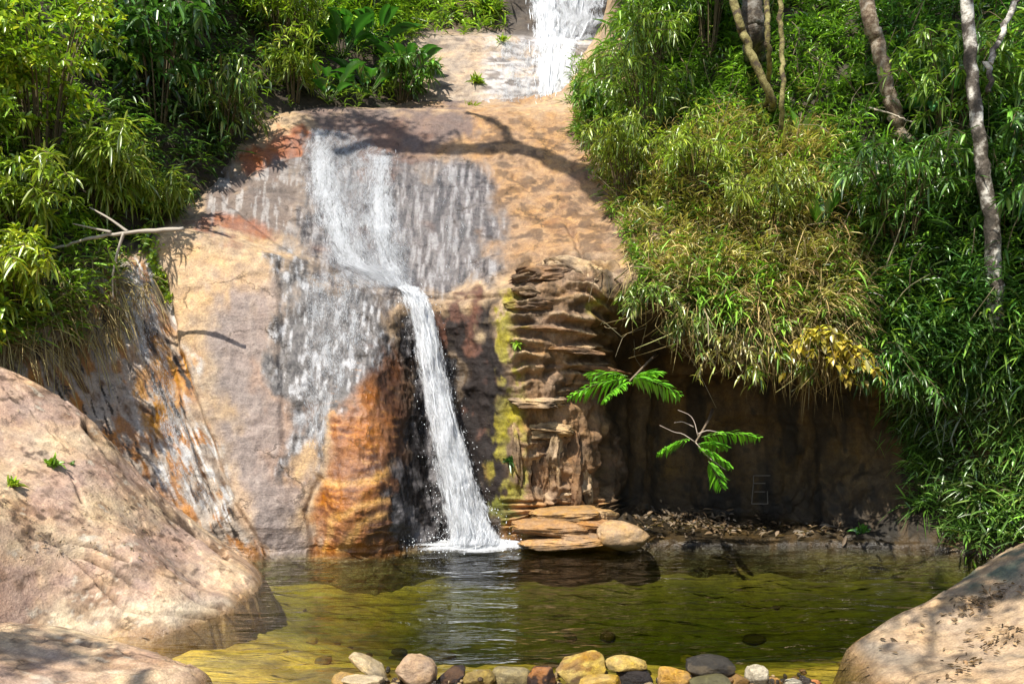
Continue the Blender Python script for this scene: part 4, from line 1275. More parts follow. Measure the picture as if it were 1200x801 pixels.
for k, (cy, cx, w, h) in enumerate(LROWS):
    hit = cast_all([B_CLIFF], cx, cy)[0]
    Yd = hit[1] + (rsl.uniform(0.08, 0.15) if h < 24 else 0.17)
    w *= rsl.uniform(1.0, 1.5); h *= rsl.uniform(0.9, 1.5); cx += rsl.uniform(-10, 10)
    v = ICO4.copy()
    pn = 6.0
    v = v / (np.abs(v) ** pn).sum(1, keepdims=True) ** (1 / pn)
    for _ in range(14):
        d = norm(rsl.normal(size=3)); lim = rsl.uniform(0.62, 1.0)
        v = v - np.maximum(v @ d - lim, 0)[:, None] * d * 0.9
    v = v * (1 + 0.34 * fbm(ICO4 * 1.7 + 3 * k, 4, k)[:, None] + 0.12 * fbm(ICO4 * np.array([3, 3, 8]) + k, 4, k + 1, ridged=True)[:, None])
    v = v / np.abs(v).max(0) * np.array([w * Yd / F / 2, rsl.uniform(0.2, 0.34), h * Yd / F / 2])
    a_ = math.radians(rsl.uniform(-5, 5))
    v = np.stack([v[:, 0] * math.cos(a_) + v[:, 2] * math.sin(a_), v[:, 1], -v[:, 0] * math.sin(a_) + v[:, 2] * math.cos(a_) - 0.10 * v[:, 0] ** 2], 1)
    c = P(cx, cy, Yd)
    W_ = v + c
    n_ = fbm(W_ * 4, 4, 88)
    A = np.repeat(tone(214, 178, 128)[None], len(v), 0) if rsl.random() < 0.75 else np.repeat(tone(160, 118, 74)[None], len(v), 0)
    A = mixto(A, tone(104, 78, 50), smooth(0.0, 0.22, n_)[:, None] * 0.85)
    A = mixto(A, tone(168, 150, 40), smooth(628, 606, CX + F * W_[:, 0] / W_[:, 1])[:, None] * smooth(-0.1, 0.2, -n_)[:, None] * 0.8)
    m = MB(); m.add(W_, tris=ICO4F, col=A.clip(0.01, 0.7))
    m.build('ledge', M_CLIFF, cliff, origin=c, extra={'wet': np.zeros(len(v))})
# gravel lodged among the stones of the dam
m = MB(); i3, f3 = ico(2)
for _ in range(420):
    t_ = rsl.uniform(400, 960)
    r_ = rsl.uniform(0.008, 0.03)
    Yd = rsl.normal(5.28, 0.12)
    zz_ = -0.03 + rsl.normal(0, 0.02)
    vv_ = i3 * r_ * rsl.uniform(0.6, 1.4, 3) * (1 + 0.2 * fbm(i3 * 1.5 + rsl.uniform(0, 99), 2, 5)[:, None])
    m.add(vv_ + np.array([(t_ - CX) / F * Yd, Yd, zz_]), tris=f3, col=tone(*[(150, 110, 60), (90, 70, 50), (190, 160, 110), (70, 60, 50)][rsl.integers(0, 4)]))
tag(m.build('gravel', M_STONE, extra={'wet': np.ones(m.n)}), 'wet gravel lodged between the stones of the dam', kind='stuff')
# sunken stones on the floor of the pool
m = MB()
for _ in range(36):
    x_, y_ = rsl.uniform(-2.6, 4.2), rsl.uniform(5.6, 9.6)
    r_ = abs(rsl.normal(0.03, 0.035)) + 0.02
    b_ = bed_height(np.array([x_]), np.array([y_]))[0]
    if b_ + r_ * 0.7 > -0.04:
        continue
    vv_ = i3 * r_ * np.array([1.2, 1.2, 0.6]) * rsl.uniform(0.7, 1.3, 3) * (1 + 0.25 * fbm(i3 * 1.3 + rsl.uniform(0, 99), 2, 5)[:, None])
    m.add(vv_ + np.array([x_, y_, b_ + 0.1 * r_]), tris=f3, col=tone(*[(160, 120, 50), (110, 80, 40), (200, 160, 80), (80, 64, 40)][rsl.integers(0, 4)]))
tag(m.build('gravel', M_STONE, extra={'wet': np.zeros(m.n)}), 'sunken stones scattered on the golden pool floor', kind='stuff')

# ------------------------------------------------------------------ plants
GREEN = [(0.11, 0.24, 0.022), (0.18, 0.31, 0.028), (0.06, 0.15, 0.018)]
LIME = [(0.27, 0.42, 0.025), (0.18, 0.34, 0.02), (0.38, 0.43, 0.03)]
BAMBOO = [(0.18, 0.29, 0.03), (0.26, 0.35, 0.035), (0.10, 0.20, 0.018), (0.38, 0.36, 0.07)]
STRAW = [(0.40, 0.30, 0.12), (0.26, 0.18, 0.07), (0.50, 0.40, 0.16)]
DEEP = [(0.055, 0.14, 0.02), (0.09, 0.20, 0.033), (0.035, 0.09, 0.016)]
YELL = [(0.34, 0.27, 0.02), (0.24, 0.24, 0.03), (0.40, 0.26, 0.03)]
STEMC = (0.10, 0.075, 0.035)


def tufts(mb, pos, nrm_, k, stem, L, W, droop, pal, rng, lean=0.5, up=0.7, var=0.5, tint=None):
    """k leaves on a leaning stalk at every root point"""
    n = len(pos)
    sd = norm(nrm_ * lean + np.array([0, 0, up]) + rng.normal(0, 0.35, (n, 3)))
    hump = np.clip(0.9 + 2.2 * fbm(pos * 1.7, 3, 77), 0.25, 2.0)
    sl = stem * rng.uniform(0.4, 1.2, n) * hump
    t = rng.uniform(0.05, 1.0, (n, k))
    b = pos[:, None] + sd[:, None] * (sl[:, None] * t)[..., None] + rng.normal(0, 0.03, (n, k, 3))
    d = norm(rng.normal(0, 1, (n, k, 3)) * np.array([1, 1, 0.45]) + nrm_[:, None] * 0.7 + np.array([0, 0, 0.15]))
    ll = L * np.repeat(rng.choice([0.7, 1.0, 1.0, 1.35, 1.8], n), k) * rng.uniform(0.5, 1.25, n * k)
    c = pick(pal, n * k, var, rng) * np.repeat(np.exp(0.5 * fbm(pos * 2.3 + 5, 3, 78)), k)[:, None]
    if tint is not None:
        c = c * np.repeat(tint, k, 0)
    leaves(mb, b.reshape(-1, 3), d.reshape(-1, 3), np.array([[0, 0, 1.0]]) + rng.normal(0, 0.35, (n * k, 3)), ll, W * rng.uniform(0.7, 1.25, n * k),
           droop * rng.uniform(0.3, 1.4, n * k), c)


def scatter(poly, n, rng, bvhs=HILL, cull=None):
    xs = [p[0] for p in poly]; ys = [p[1] for p in poly]
    pos, nr, q = [], [], []
    while len(pos) < n:
        x, y = rng.uniform(min(xs), max(xs)), rng.uniform(min(ys), max(ys))
        if not inside(np.array([x]), np.array([y]), poly)[0]:
            continue
        h = cast_all(bvhs, x, y)
        if h is None:
            pos.append(np.array([0, 0, -50.0])); nr.append(np.array([0, 0, 1.0])); q.append((x, y)); continue
        pos.append(h[0]); nr.append(h[1]); q.append((x, y))
    pos, nr, q = np.array(pos), np.array(nr), np.array(q)
    k = pos[:, 2] > -10
    return pos[k], nr[k], q[k]


def stuff(name, mb, mat, label):
    return tag(mb.build(name, mat), label, kind='stuff')


rg = np.random.default_rng(11)
# right bank: bamboo grass, lime where the light is strong, deeper green to the right
bank = [(735, -80), (760, 60), (690, 60), (665, 120), (690, 200), (735, 300), (750, 330), (830, 372), (920, 402), (1000, 420), (1080, 445), (1160, 470), (1330, 480), (1330, -80)]
pos, nr, q = scatter(bank, 5200, rg)
mb = MB()
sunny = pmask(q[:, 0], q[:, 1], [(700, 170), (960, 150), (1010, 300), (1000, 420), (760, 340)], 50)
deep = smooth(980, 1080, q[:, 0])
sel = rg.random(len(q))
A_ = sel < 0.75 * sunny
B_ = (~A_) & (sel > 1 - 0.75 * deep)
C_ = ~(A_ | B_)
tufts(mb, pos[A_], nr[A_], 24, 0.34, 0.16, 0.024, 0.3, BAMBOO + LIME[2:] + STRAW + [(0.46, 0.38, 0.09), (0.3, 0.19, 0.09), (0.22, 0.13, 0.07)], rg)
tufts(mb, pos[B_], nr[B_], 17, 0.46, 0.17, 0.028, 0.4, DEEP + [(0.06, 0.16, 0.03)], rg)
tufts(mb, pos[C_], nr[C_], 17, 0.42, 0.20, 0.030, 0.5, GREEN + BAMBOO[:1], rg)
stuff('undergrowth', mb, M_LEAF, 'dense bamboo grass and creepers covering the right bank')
# dry straw mixed into it and hanging over the lip
mb = MB()
pos, nr, q = scatter([(735, 290), (790, 300), (1000, 340), (1030, 420), (1000, 430), (920, 410), (830, 385), (740, 355)], 620, rg)
n = len(pos)
keep = fbm(pos * 1.5, 3, 19) > -0.08
pos, nr = pos[keep], nr[keep]
n = len(pos)
for kk in range(5):
    d = norm(nr * 0.8 + rg.normal(0, 0.6, (n, 3)) + np.array([0, 0, -0.15]))
    leaves(mb, pos + nr * 0.05 + rg.normal(0, 0.05, (n, 3)), d, rg.normal(0, 1, (n, 3)), rg.uniform(0.15, 0.42, n), rg.uniform(0.007, 0.016, n), rg.uniform(0.3, 1.3, n),
           pick(STRAW + [(0.14, 0.09, 0.04)], n, 0.35, rg), 0.1)
pos, nr, q = scatter([(690, 160), (960, 150), (1010, 300), (1000, 420), (760, 340)], 900, rg)
tufts(mb, pos, nr, 12, 0.45, 0.24, 0.014, 0.6, STRAW + [(0.30, 0.18, 0.09)], rg)
stuff('dry_grass', mb, M_DRY, 'straw coloured dry grass hanging over the lip of the right bank')
# green strappy grass low on the far right
mb = MB()
pos, nr, q = scatter([(1030, 400), (1200, 380), (1260, 640), (1120, 640), (1070, 560), (1040, 470)], 460, rg)
n = len(pos)
tnt = np.exp(0.9 * fbm(pos * 1.6, 3, 9))[:, None]
for kk in range(11):
    d = norm(nr * 0.6 + rg.normal(0, 0.8, (n, 3)) + np.array([0, 0, 0.4]))
    leaves(mb, pos + rg.normal(0, 0.12, (n, 3)), d, rg.normal(0, 1, (n, 3)), rg.uniform(0.12, 0.36, n), rg.uniform(0.012, 0.028, n), rg.uniform(0.1, 0.7, n), pick(DEEP + GREEN[:2] + [(0.10, 0.20, 0.04)] + ([STRAW[1]] if kk % 5 == 0 else []), n, 0.4, rg) * tnt, 0.15)
tufts(mb, pos[::2], nr[::2], 14, 0.4, 0.2, 0.035, 0.4, DEEP + GREEN[:1] + [(0.12, 0.07, 0.03)], rg, tint=tnt[::2])
stuff('grass', mb, M_LEAF, 'long green grass drooping down the shaded bank on the far right')
# left bank undergrowth
mb = MB()
lbank = [(-250, 430), (0, 425), (90, 400), (150, 300), (200, 262), (245, 215), (300, 165), (350, 135), (440, 128), (480, 110), (480, -150), (-250, -200)]
pos, nr, q = scatter(lbank, 2300, rg)
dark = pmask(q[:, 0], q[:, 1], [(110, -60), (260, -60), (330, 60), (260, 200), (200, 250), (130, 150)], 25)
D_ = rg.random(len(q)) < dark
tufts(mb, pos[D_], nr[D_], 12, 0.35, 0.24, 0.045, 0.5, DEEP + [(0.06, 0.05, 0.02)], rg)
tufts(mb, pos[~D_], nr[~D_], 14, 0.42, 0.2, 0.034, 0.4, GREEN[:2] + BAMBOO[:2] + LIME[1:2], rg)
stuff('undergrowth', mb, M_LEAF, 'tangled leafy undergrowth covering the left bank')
mb = MB()
pos, nr, q = scatter([(-60, 300), (70, 290), (150, 300), (180, 330), (130, 390), (60, 420), (-60, 420)], 420, rg)
n = len(pos)
for kk in range(4):
    d = norm(nr * 0.7 + rg.normal(0, 0.6, (n, 3)) + np.array([0.1, 0, -0.3]))
    leaves(mb, pos + nr * 0.06, d, rg.normal(0, 1, (n, 3)), rg.uniform(0.25, 0.6, n), rg.uniform(0.008, 0.016, n), rg.uniform(0.5, 1.6, n), pick(STRAW + [(0.10, 0.07, 0.05)], n, 0.4, rg), 0.1)
stuff('dry_grass', mb, M_DRY, 'grey brown roots and dry grass under the left bushes')
# growth above the upper step and on the far hill
mb = MB()
pos, nr, q = scatter([(390, 40), (470, 46), (540, 42), (592, 36), (590, -60), (380, -60)], 420, rg)
tufts(mb, pos, nr, 12, 0.45, 0.34, 0.05, 0.5, LIME + GREEN, rg)
pos, nr, q = scatter([(715, 60), (745, 50), (860, 60), (860, -150), (740, -150), (735, 0)], 420, rg)
tufts(mb, pos, nr, 13, 0.6, 0.38, 0.06, 0.5, GREEN, rg)
pos, nr, q = scatter([(-700, 250), (2000, 250), (2000, -420), (-700, -420)], 2600, rg, [B_HB, B_HL, B_CLIFF, B_UPPER])
far = pos[:, 1] > 22
tufts(mb, pos[far], nr[far], 14, 2.4, 1.0, 0.3, 0.4, GREEN, rg)
stuff('foliage', mb, M_LEAF, 'bushy growth along the top of the falls and on the hill behind')


def shrub(name, label, cat, root, stems, h, spread, lean, L, W, droop, pal, per, seed, mat=None, group=None, cluster=1, sub=3, var=0.42, wide=0.9):
    rng = np.random.default_rng(seed)
    t = thing(name, label, cat, root, group)
    root = np.asarray(root, float)
    ms, ml = MB(), MB()
    lean = np.asarray(lean, float)
    for s_ in range(stems):
        a = rng.uniform(0, 2 * np.pi)
        out_ = np.array([math.cos(a), math.sin(a), 0]) * spread * rng.uniform(0.3, 1.0) + lean * rng.uniform(0.5, 1.1)
        hh = h * rng.uniform(0.55, 1.05)
        b0 = root + np.array([math.cos(a), math.sin(a), 0]) * 0.12 * spread
        cpts = np.array([b0, b0 + out_ * 0.25 + np.array([0, 0, hh * 0.55]), b0 + out_ * 0.65 + np.array([0, 0, hh * 0.95]), b0 + out_ * 1.1 + np.array([0, 0, hh * (0.95 - 0.25 * droop)])])
        c = curve(cpts, 14)
        tube(ms, c, np.linspace(0.012, 0.003, 14) * (0.6 + h * 0.3), 5, STEMC)
        branches = [c[3:]]
        for _ in range(sub):
            j = rng.integers(4, 12)
            d = norm(rng.normal(0, 1, 3) * np.array([1, 1, 0.5]) + norm(out_ + 1e-3) * 0.5)
            ln = rng.uniform(0.2, 0.5) * h * 0.6
            tt = np.linspace(0, 1, 7)[:, None]
            bb = c[j] + d * ln * tt + np.array([0, 0, -0.35 * droop]) * ln * tt ** 2
            tube(ms, bb, np.linspace(0.006, 0.002, 7), 4, STEMC)
            branches.append(bb)
        for bb in branches:
            m_ = max(3, int(per / (sub + 1)))
            u = rng.uniform(0.1, 1, m_) ** 0.8 * (len(bb) - 1)
            i = np.minimum(u.astype(int), len(bb) - 2)
            f = (u - i)[:, None]
            p = bb[i] * (1 - f) + bb[i + 1] * f
            tn = norm(bb[i + 1] - bb[i])
            p = np.repeat(p, cluster, 0); tn = np.repeat(tn, cluster, 0)
            d = norm(tn * 0.55 + rng.normal(0, 0.7, p.shape) + np.array([0, 0, 0.05]))
            leaves(ml, p, d, np.array([[0, 0, 1.0]]) + rng.normal(0, 0.3, p.shape), L * rng.uniform(0.55, 1.2, len(p)), W * rng.uniform(0.7, 1.2, len(p)), droop * rng.uniform(0.4, 1.3, len(p)),
                   pick(pal, len(p), var, rng), 0.22, wide, wide * 0.85)
    ms.build('stem', M_STEM, t, origin=root)
    ml.build('foliage', mat or M_LEAF, t, origin=root)
    return t


def ground_at(px, py, bvhs=None):
    return cast_all(bvhs or HILL, px, py)[0]


LG = 'bushes on the left bank'
shrub('shrub', 'tall lime green leafy bush filling the upper left corner', 'bush', ground_at(50, 225), 26, 2.6, 0.9, (0.25, -0.5, 0), 0.13, 0.05, 0.2, LIME, 140, 201, group=LG)
shrub('shrub', 'lime green leafy bush cut off by the upper left edge', 'bush', ground_at(-40, 240), 18, 2.5, 0.8, (0.25, -0.5, 0), 0.13, 0.05, 0.2, LIME + GREEN[:1], 130, 202, group=LG)
shrub('bamboo', 'arching bamboo clump with long narrow leaves below the lime bush', 'bamboo', ground_at(120, 262), 28, 1.25, 0.55, (0.35, -0.5, 0), 0.26, 0.034, 0.45, BAMBOO + LIME[:1], 56, 203, group=LG)
shrub('bamboo', 'bamboo spray hanging over the rock beside the dead branch', 'bamboo', ground_at(185, 262), 16, 0.75, 0.42, (0.1, -0.3, 0), 0.25, 0.03, 0.6, BAMBOO, 46, 204, group=LG)
shrub('bamboo', 'bamboo clump with mixed light leaves at the middle of the left edge', 'bamboo', ground_at(30, 300), 26, 1.2, 0.6, (0.2, -0.45, 0), 0.19, 0.036, 0.4, LIME + BAMBOO, 66, 205, group=LG)
shrub('shrub', 'yellow green bush low on the left edge above the slab', 'bush', ground_at(18, 385), 22, 1.15, 0.5, (0.1, -0.35, 0), 0.17, 0.04, 0.5, LIME + YELL[:1], 56, 206, group=LG)
shrub('shrub', 'small lime bush growing down to the top of the slab', 'bush', ground_at(-15, 420), 14, 0.75, 0.4, (0.2, -0.25, 0), 0.15, 0.04, 0.5, LIME, 46, 207, group=LG)
shrub('shrub', 'dark green broad leaved bush in the shade behind the lime bush', 'bush', ground_at(185, 150), 22, 2.4, 0.9, (0.1, -0.3, 0), 0.24, 0.09, 0.5, DEEP, 52, 208, group=LG)
shrub('shrub', 'dark bush at the top edge right of the lime bush', 'bush', ground_at(225, 60), 20, 2.2, 0.9, (0.1, -0.3, 0), 0.22, 0.08, 0.5, DEEP, 50, 209, group=LG)
shrub('shrub', 'brownish green bush with hanging twigs above the wet rock', 'bush', ground_at(262, 175), 18, 1.6, 0.7, (0.15, -0.3, 0), 0.20, 0.045, 0.9, GREEN + STRAW[1:2], 48, 210, group=LG)
shrub('bamboo', 'bright bamboo thicket at the top edge left of the broad leaved plants', 'bamboo', ground_at(330, 75), 28, 2.2, 0.95, (0.2, -0.3, 0), 0.24, 0.045, 0.35, BAMBOO[:2] + LIME, 72, 211, group=LG)
shrub('bamboo', 'light green bamboo hanging above the orange wet rock', 'bamboo', ground_at(345, 122), 18, 1.2, 0.7, (0.1, -0.3, 0), 0.2, 0.036, 0.4, BAMBOO + LIME, 56, 212, group=LG)


def bigleaf(name, label, root, n, L, W, pal, seed, droop=0.5, lean=(0, -0.3, 0), tilt=0.9, group=None, petiole=0.5):
    """a rosette of large glossy leaves on stalks; each leaf is a curved blade of its own"""
    rng = np.random.default_rng(seed)
    t = thing(name, label, 'plant', root, group)
    root = np.asarray(root, float)
    ms = MB()
    for k in range(n):
        a = 2.399 * k + rng.uniform(-.3, .3)
        d = norm(np.array([math.cos(a), math.sin(a), 0]) * tilt + np.array(lean) + np.array([0, 0, rng.uniform(0.5, 1.3)]))
        pl = petiole * rng.uniform(0.5, 1.2)
        b = root + d * pl
        tube(ms, np.array([root, root + d * pl * 0.5, b]), [0.014, 0.011, 0.008], 5, (0.08, 0.13, 0.03))
        ll, ww = L * rng.uniform(0.7, 1.15), W * rng.uniform(0.8, 1.15)
        side = norm(np.cross(d, np.array([0, 0, 1.0])) + 1e-6)
        nu_, nv_ = 12, 5
        uu_ = np.linspace(0, 1, nu_)
        vv_ = np.linspace(-1, 1, nv_)
        prof = np.sin(np.pi * np.clip(uu_, 0, 1) ** 0.8) ** 0.75
        upn = np.cross(side, d)
        dr = droop * rng.uniform(0.5, 1.3)
        sp = b + d * ll * uu_[:, None] + np.array([0, 0, -1.0]) * dr * ll * (uu_ ** 2)[:, None]
        GV = sp[:, None, :] + side * (ww * 0.5 * prof[:, None] * vv_[None, :])[..., None] + upn * (0.28 * ww * np.abs(vv_)[None, :] * prof[:, None] + 0.02 * ww * np.sin(uu_ * 40)[:, None] * np.abs(vv_)[None, :])[..., None]
        m = MB()
        c = pick(pal, 1, 0.2, rng)[0]
        cc = np.repeat(c[None], nu_ * nv_, 0) * np.where(np.abs(np.tile(vv_, nu_)) < 0.1, 1.5, 1.0)[:, None]
        m.add(GV.reshape(-1, 3), quads=grid_quads(nu_, nv_), col=cc)
        m.build('leaf', M_GLOSSLEAF, t, origin=root)
    ms.build('stem', M_STEM, t, origin=root)
    return t


BG = 'broad leaved plants beside the upper rock'
BIG = [(0.035, 0.13, 0.018), (0.05, 0.17, 0.022), (0.028, 0.09, 0.016)]
for k, (px_, py_, n_, L_, lab) in enumerate([
        (400, 70, 16, 0.95, 'broad leaved plant at the top edge left of the upper rock'),
        (440, 60, 16, 0.95, 'tallest broad leaved plant beside the upper rock'),
        (430, 115, 16, 0.75, 'broad leaved plant growing low over the brown rock strip'),
        (478, 98, 14, 0.75, 'broad leaved plant nearest the pale upper rock'),
        (385, 122, 14, 0.7, 'lowest broad leaved plant above the head of the cascade')]):
    bigleaf('broadleaf_plant', lab, ground_at(px_, py_), n_, L_, 0.24, BIG, 300 + k, group=BG, petiole=0.55)
shrub('shrub', 'round dark green bush hanging beside the pale upper rock', 'bush', ground_at(470, 122), 20, 1.0, 0.7, (0.25, -0.2, 0), 0.2, 0.07, 0.6, DEEP + GREEN, 46, 213, group=LG)

RG_ = 'bushes on the right bank'
for k, (px_, py_, st, h_, sp_, L_, W_, pal, lab) in enumerate([
        (765, 105, 26, 2.0, 0.7, 0.20, 0.034, GREEN + BAMBOO[:2], 'tall green bush right of the topmost fall'),
        (706, 160, 18, 1.0, 0.45, 0.19, 0.032, GREEN, 'dark bush at the foot of the veil of the topmost fall'),
        (760, 180, 24, 1.9, 0.8, 0.18, 0.028, GREEN + BAMBOO, 'green bamboo bush leaning over the tan slope'),
        (830, 70, 22, 2.2, 0.8, 0.20, 0.034, GREEN, 'tall leafy bush at the top edge right of the topmost fall'),
        (730, 240, 20, 1.2, 0.6, 0.17, 0.026, BAMBOO, 'light green bush at the edge of the tan slope'),
        (820, 250, 24, 1.4, 0.8, 0.16, 0.024, BAMBOO + LIME, 'lime bamboo bush in the middle of the sunny bank'),
        (900, 290, 22, 1.1, 0.7, 0.15, 0.024, BAMBOO + YELL[1:2], 'yellowish bush below the mossy tree on the sunny bank'),
        (1110, 190, 22, 1.9, 0.8, 0.19, 0.036, GREEN + BAMBOO[:2], 'deep green bush left of the mottled trunk'),
        (1060, 300, 20, 1.5, 0.8, 0.20, 0.034, DEEP + GREEN, 'shaded bush between the sunny bank and the mottled trunk'),
        (1215, 330, 20, 2.0, 0.8, 0.24, 0.045, DEEP + GREEN[:1], 'shaded bush at the right edge behind the mottled trunk')]):
    shrub('shrub', lab, 'bush', ground_at(px_, py_), st, h_, sp_, (-0.15, -0.5, 0), L_, W_, 0.5, pal, 80, 230 + k, group=RG_)

PG = 'large leaved plants on the right bank'
bigleaf('broadleaf_plant', 'upright plant with large pointed leaves in the middle of the right bank', ground_at(962, 275), 7, 0.55, 0.15, [(0.09, 0.22, 0.02), (0.06, 0.18, 0.02)], 321, 0.25, (0, -0.4, 0.4), 0.6, PG, 0.25)
bigleaf('broadleaf_plant', 'small large leaved plant below the mossy tree trunk', ground_at(938, 175), 4, 0.42, 0.14, [(0.10, 0.25, 0.02)], 322, 0.2, (0, -0.4, 0.5), 0.5, PG, 0.2)
bigleaf('broadleaf_plant', 'drooping large leaved plant left of the mottled trunk', ground_at(1100, 150), 8, 0.55, 0.2, [(0.06, 0.2, 0.06)], 323, 0.8, (-0.2, -0.4, 0.2), 0.9, PG, 0.5)
bigleaf('broadleaf_plant', 'pale large leaved plant in the shade near the right edge', ground_at(1130, 290), 6, 0.5, 0.13, [(0.10, 0.2, 0.08)], 324, 0.5, (-0.2, -0.4, 0.1), 0.9, PG, 0.35)

# yellow-leaved creeper hanging off the lip
rt = ground_at(945, 390) + np.array([0, -0.35, 0])
shrub('creeper', 'creeper with yellow leaves hanging below the lip of the right bank', 'plant', rt, 22, 0.3, 0.65, (-0.05, -0.3, -0.75), 0.10, 0.055, 0.7, YELL, 34, 331, wide=1.1)


CG = 'leafy creepers hanging from the lip of the right bank'
for k, (px_, py_, h_, dn, pal, lab) in enumerate([
        (752, 345, 0.3, -0.45, GREEN + STRAW[:1], 'short leafy creeper at the left end of the overhanging lip'),
        (800, 372, 0.3, -0.6, GREEN + STRAW[:1], 'brownish creeper hanging above the upper feathery branch'),
        (848, 388, 0.3, -0.75, STRAW + BAMBOO[:1], 'straw coloured creeper above the lower feathery branch'),
        (895, 402, 0.3, -0.7, GREEN + YELL[:1], 'green and yellow creeper just left of the yellow creeper'),
        (1015, 415, 0.35, -0.7, DEEP, 'dark creeper hanging right of the yellow creeper'),
        (1060, 440, 0.35, -0.6, DEEP + GREEN[:1], 'dark leafy creeper hanging over the right end of the recess')]):
    shrub('creeper', lab, 'plant', ground_at(px_, py_) + np.array([0, -0.2, 0]), 16, h_, 0.45, (0, -0.25, dn), 0.13, 0.028, 0.6, pal, 40, 360 + k, group=CG)


def hanging(name, label, px0, px1, py0, n, Lm, pal, seed, w=0.007):
    rng = np.random.default_rng(seed)
    m = MB()
    root = None
    for _ in range(n):
        x = rng.uniform(px0, px1)
        h = cast_all(HILL, x, py0 + rng.uniform(-12, 12) + 0.30 * (x - px0))
        if h is None:
            continue
        p = h[0] + np.array([0, -0.06, 0])
        root = p if root is None else root
        ln = Lm * rng.uniform(0.3, 1.1)
        s_ = rng.normal(0, 0.10, 3)
        c = np.array([p, p + np.array([s_[0], -0.15, -0.15 * ln]), p + np.array([s_[0] * 1.6, -0.2 + s_[1], -0.6 * ln]), p + np.array([s_[2] * 2.2, -0.16 + s_[1], -ln])])
        tube(m, curve(c, 9), np.linspace(w, w * 0.3, 9) * rng.uniform(0.5, 1.3), 4, pick(pal, 1, 0.35, rng)[0])
    return m, root


m, root = hanging('roots', '', 740, 960, 340, 130, 0.7, STRAW + [(0.12, 0.08, 0.045)], 341, 0.008)
stuff('hanging_roots', m, M_DRY, 'brown roots and dry stalks dangling in front of the dark recess')

# dead stalks and thin stems standing in the growth of the right bank
m = MB(); rgd = np.random.default_rng(345)
for _ in range(190):
    x_, y_ = rgd.uniform(700, 1240), rgd.uniform(20, 420)
    h = cast_all(HILL, x_, y_)
    if h is None:
        continue
    d = norm(h[1] * 0.5 + np.array([0, -0.1, 0.7]) + rgd.normal(0, 0.45, 3))
    ln = rgd.uniform(0.4, 1.3)
    p0 = h[0]; p1 = p0 + d * ln * 0.6 + rgd.normal(0, 0.04, 3); p2 = p0 + d * ln + np.array([0, 0, -0.15 * ln]) + rgd.normal(0, 0.08, 3)
    tube(m, curve([p0, (p0 + p1) / 2, p1, p2], 8), np.linspace(0.010, 0.004, 8) * rgd.uniform(0.6, 1.4), 4, pick([(0.34, 0.27, 0.17), (0.16, 0.10, 0.05), (0.44, 0.38, 0.27), (0.14, 0.15, 0.05)], 1, 0.25, rgd)[0])
stuff('dead_stalks', m, M_DRY, 'pale dead stalks and thin stems poking out of the right bank')

# ------------------------------------------------------------------ feathery sprays in front of the recess
FERN = [(0.12, 0.36, 0.015), (0.18, 0.46, 0.02), (0.08, 0.26, 0.015)]


def spray_branch(label, root, fronds, twigs, seed, attach):
    rng = np.random.default_rng(seed)
    t = thing('feathery_branch', label, 'branch', root)
    root = np.asarray(root, float)
    m = MB()
    tube(m, curve([attach, (np.asarray(attach) + root) / 2 + np.array([0.05, 0, 0.06]), root], 10), np.linspace(0.026, 0.010, 10), 6, (0.20, 0.15, 0.10))
    for tw in twigs:
        pts = [np.asarray(p, float) for p in tw]
        tube(m, curve(pts, 8), np.linspace(0.007, 0.003, 8), 5, (0.42, 0.34, 0.28))
    m.build('twig', M_STEM, t, origin=root)
    for f0, f1, wd in fronds:
        f0, f1 = np.asarray(f0, float), np.asarray(f1, float)
        fm = MB()
        n = 12
        s_ = np.linspace(0, 1, n)[:, None]
        ax = f1 - f0
        ln = np.linalg.norm(ax)
        rach = f0 + ax * s_ + np.array([0, 0, 0.10 * ln]) * (4 * s_ * (1 - s_)) * 0.7
        tube(fm, rach, np.linspace(0.005, 0.002, n), 4, (0.12, 0.22, 0.03))
        for sd in (-1, 1):
            tn = norm(np.gradient(rach, axis=0))
            side = norm(np.cross(tn, np.array([0, 0.55, 1.0]))) * sd
            k = np.arange(1, n)
            pl = wd * np.sin(np.pi * (0.18 + 0.74 * s_[k, 0])) ** 0.7
            d = norm(side[k] * 1.0 + tn[k] * 0.55 + np.array([0, 0, -0.10]) + rng.normal(0, 0.06, (len(k), 3)))
            leaves(fm, rach[k], d, np.array([[0, -0.25, 1.0]]) + rng.normal(0, 0.25, (len(k), 3)), pl * rng.uniform(0.8, 1.1, len(k)), 0.027, 0.3 * rng.uniform(0.4, 1.6, len(k)), pick(FERN, len(k), 0.22, rng), 0.12, 1.0, 0.95)
            leaves(fm, (rach[k] + rach[k - 1]) / 2 + np.array([0, 0, -0.01]), d + rng.normal(0, 0.12, d.shape), np.array([[0, -0.25, 1.0]]) + rng.normal(0, 0.15, (len(k), 3)), pl * 0.85, 0.03, 0.4, pick(FERN, len(k), 0.22, rng), 0.12, 1.0, 0.95)
        fm.build('frond', M_LEAF, t, origin=f0)
    return t


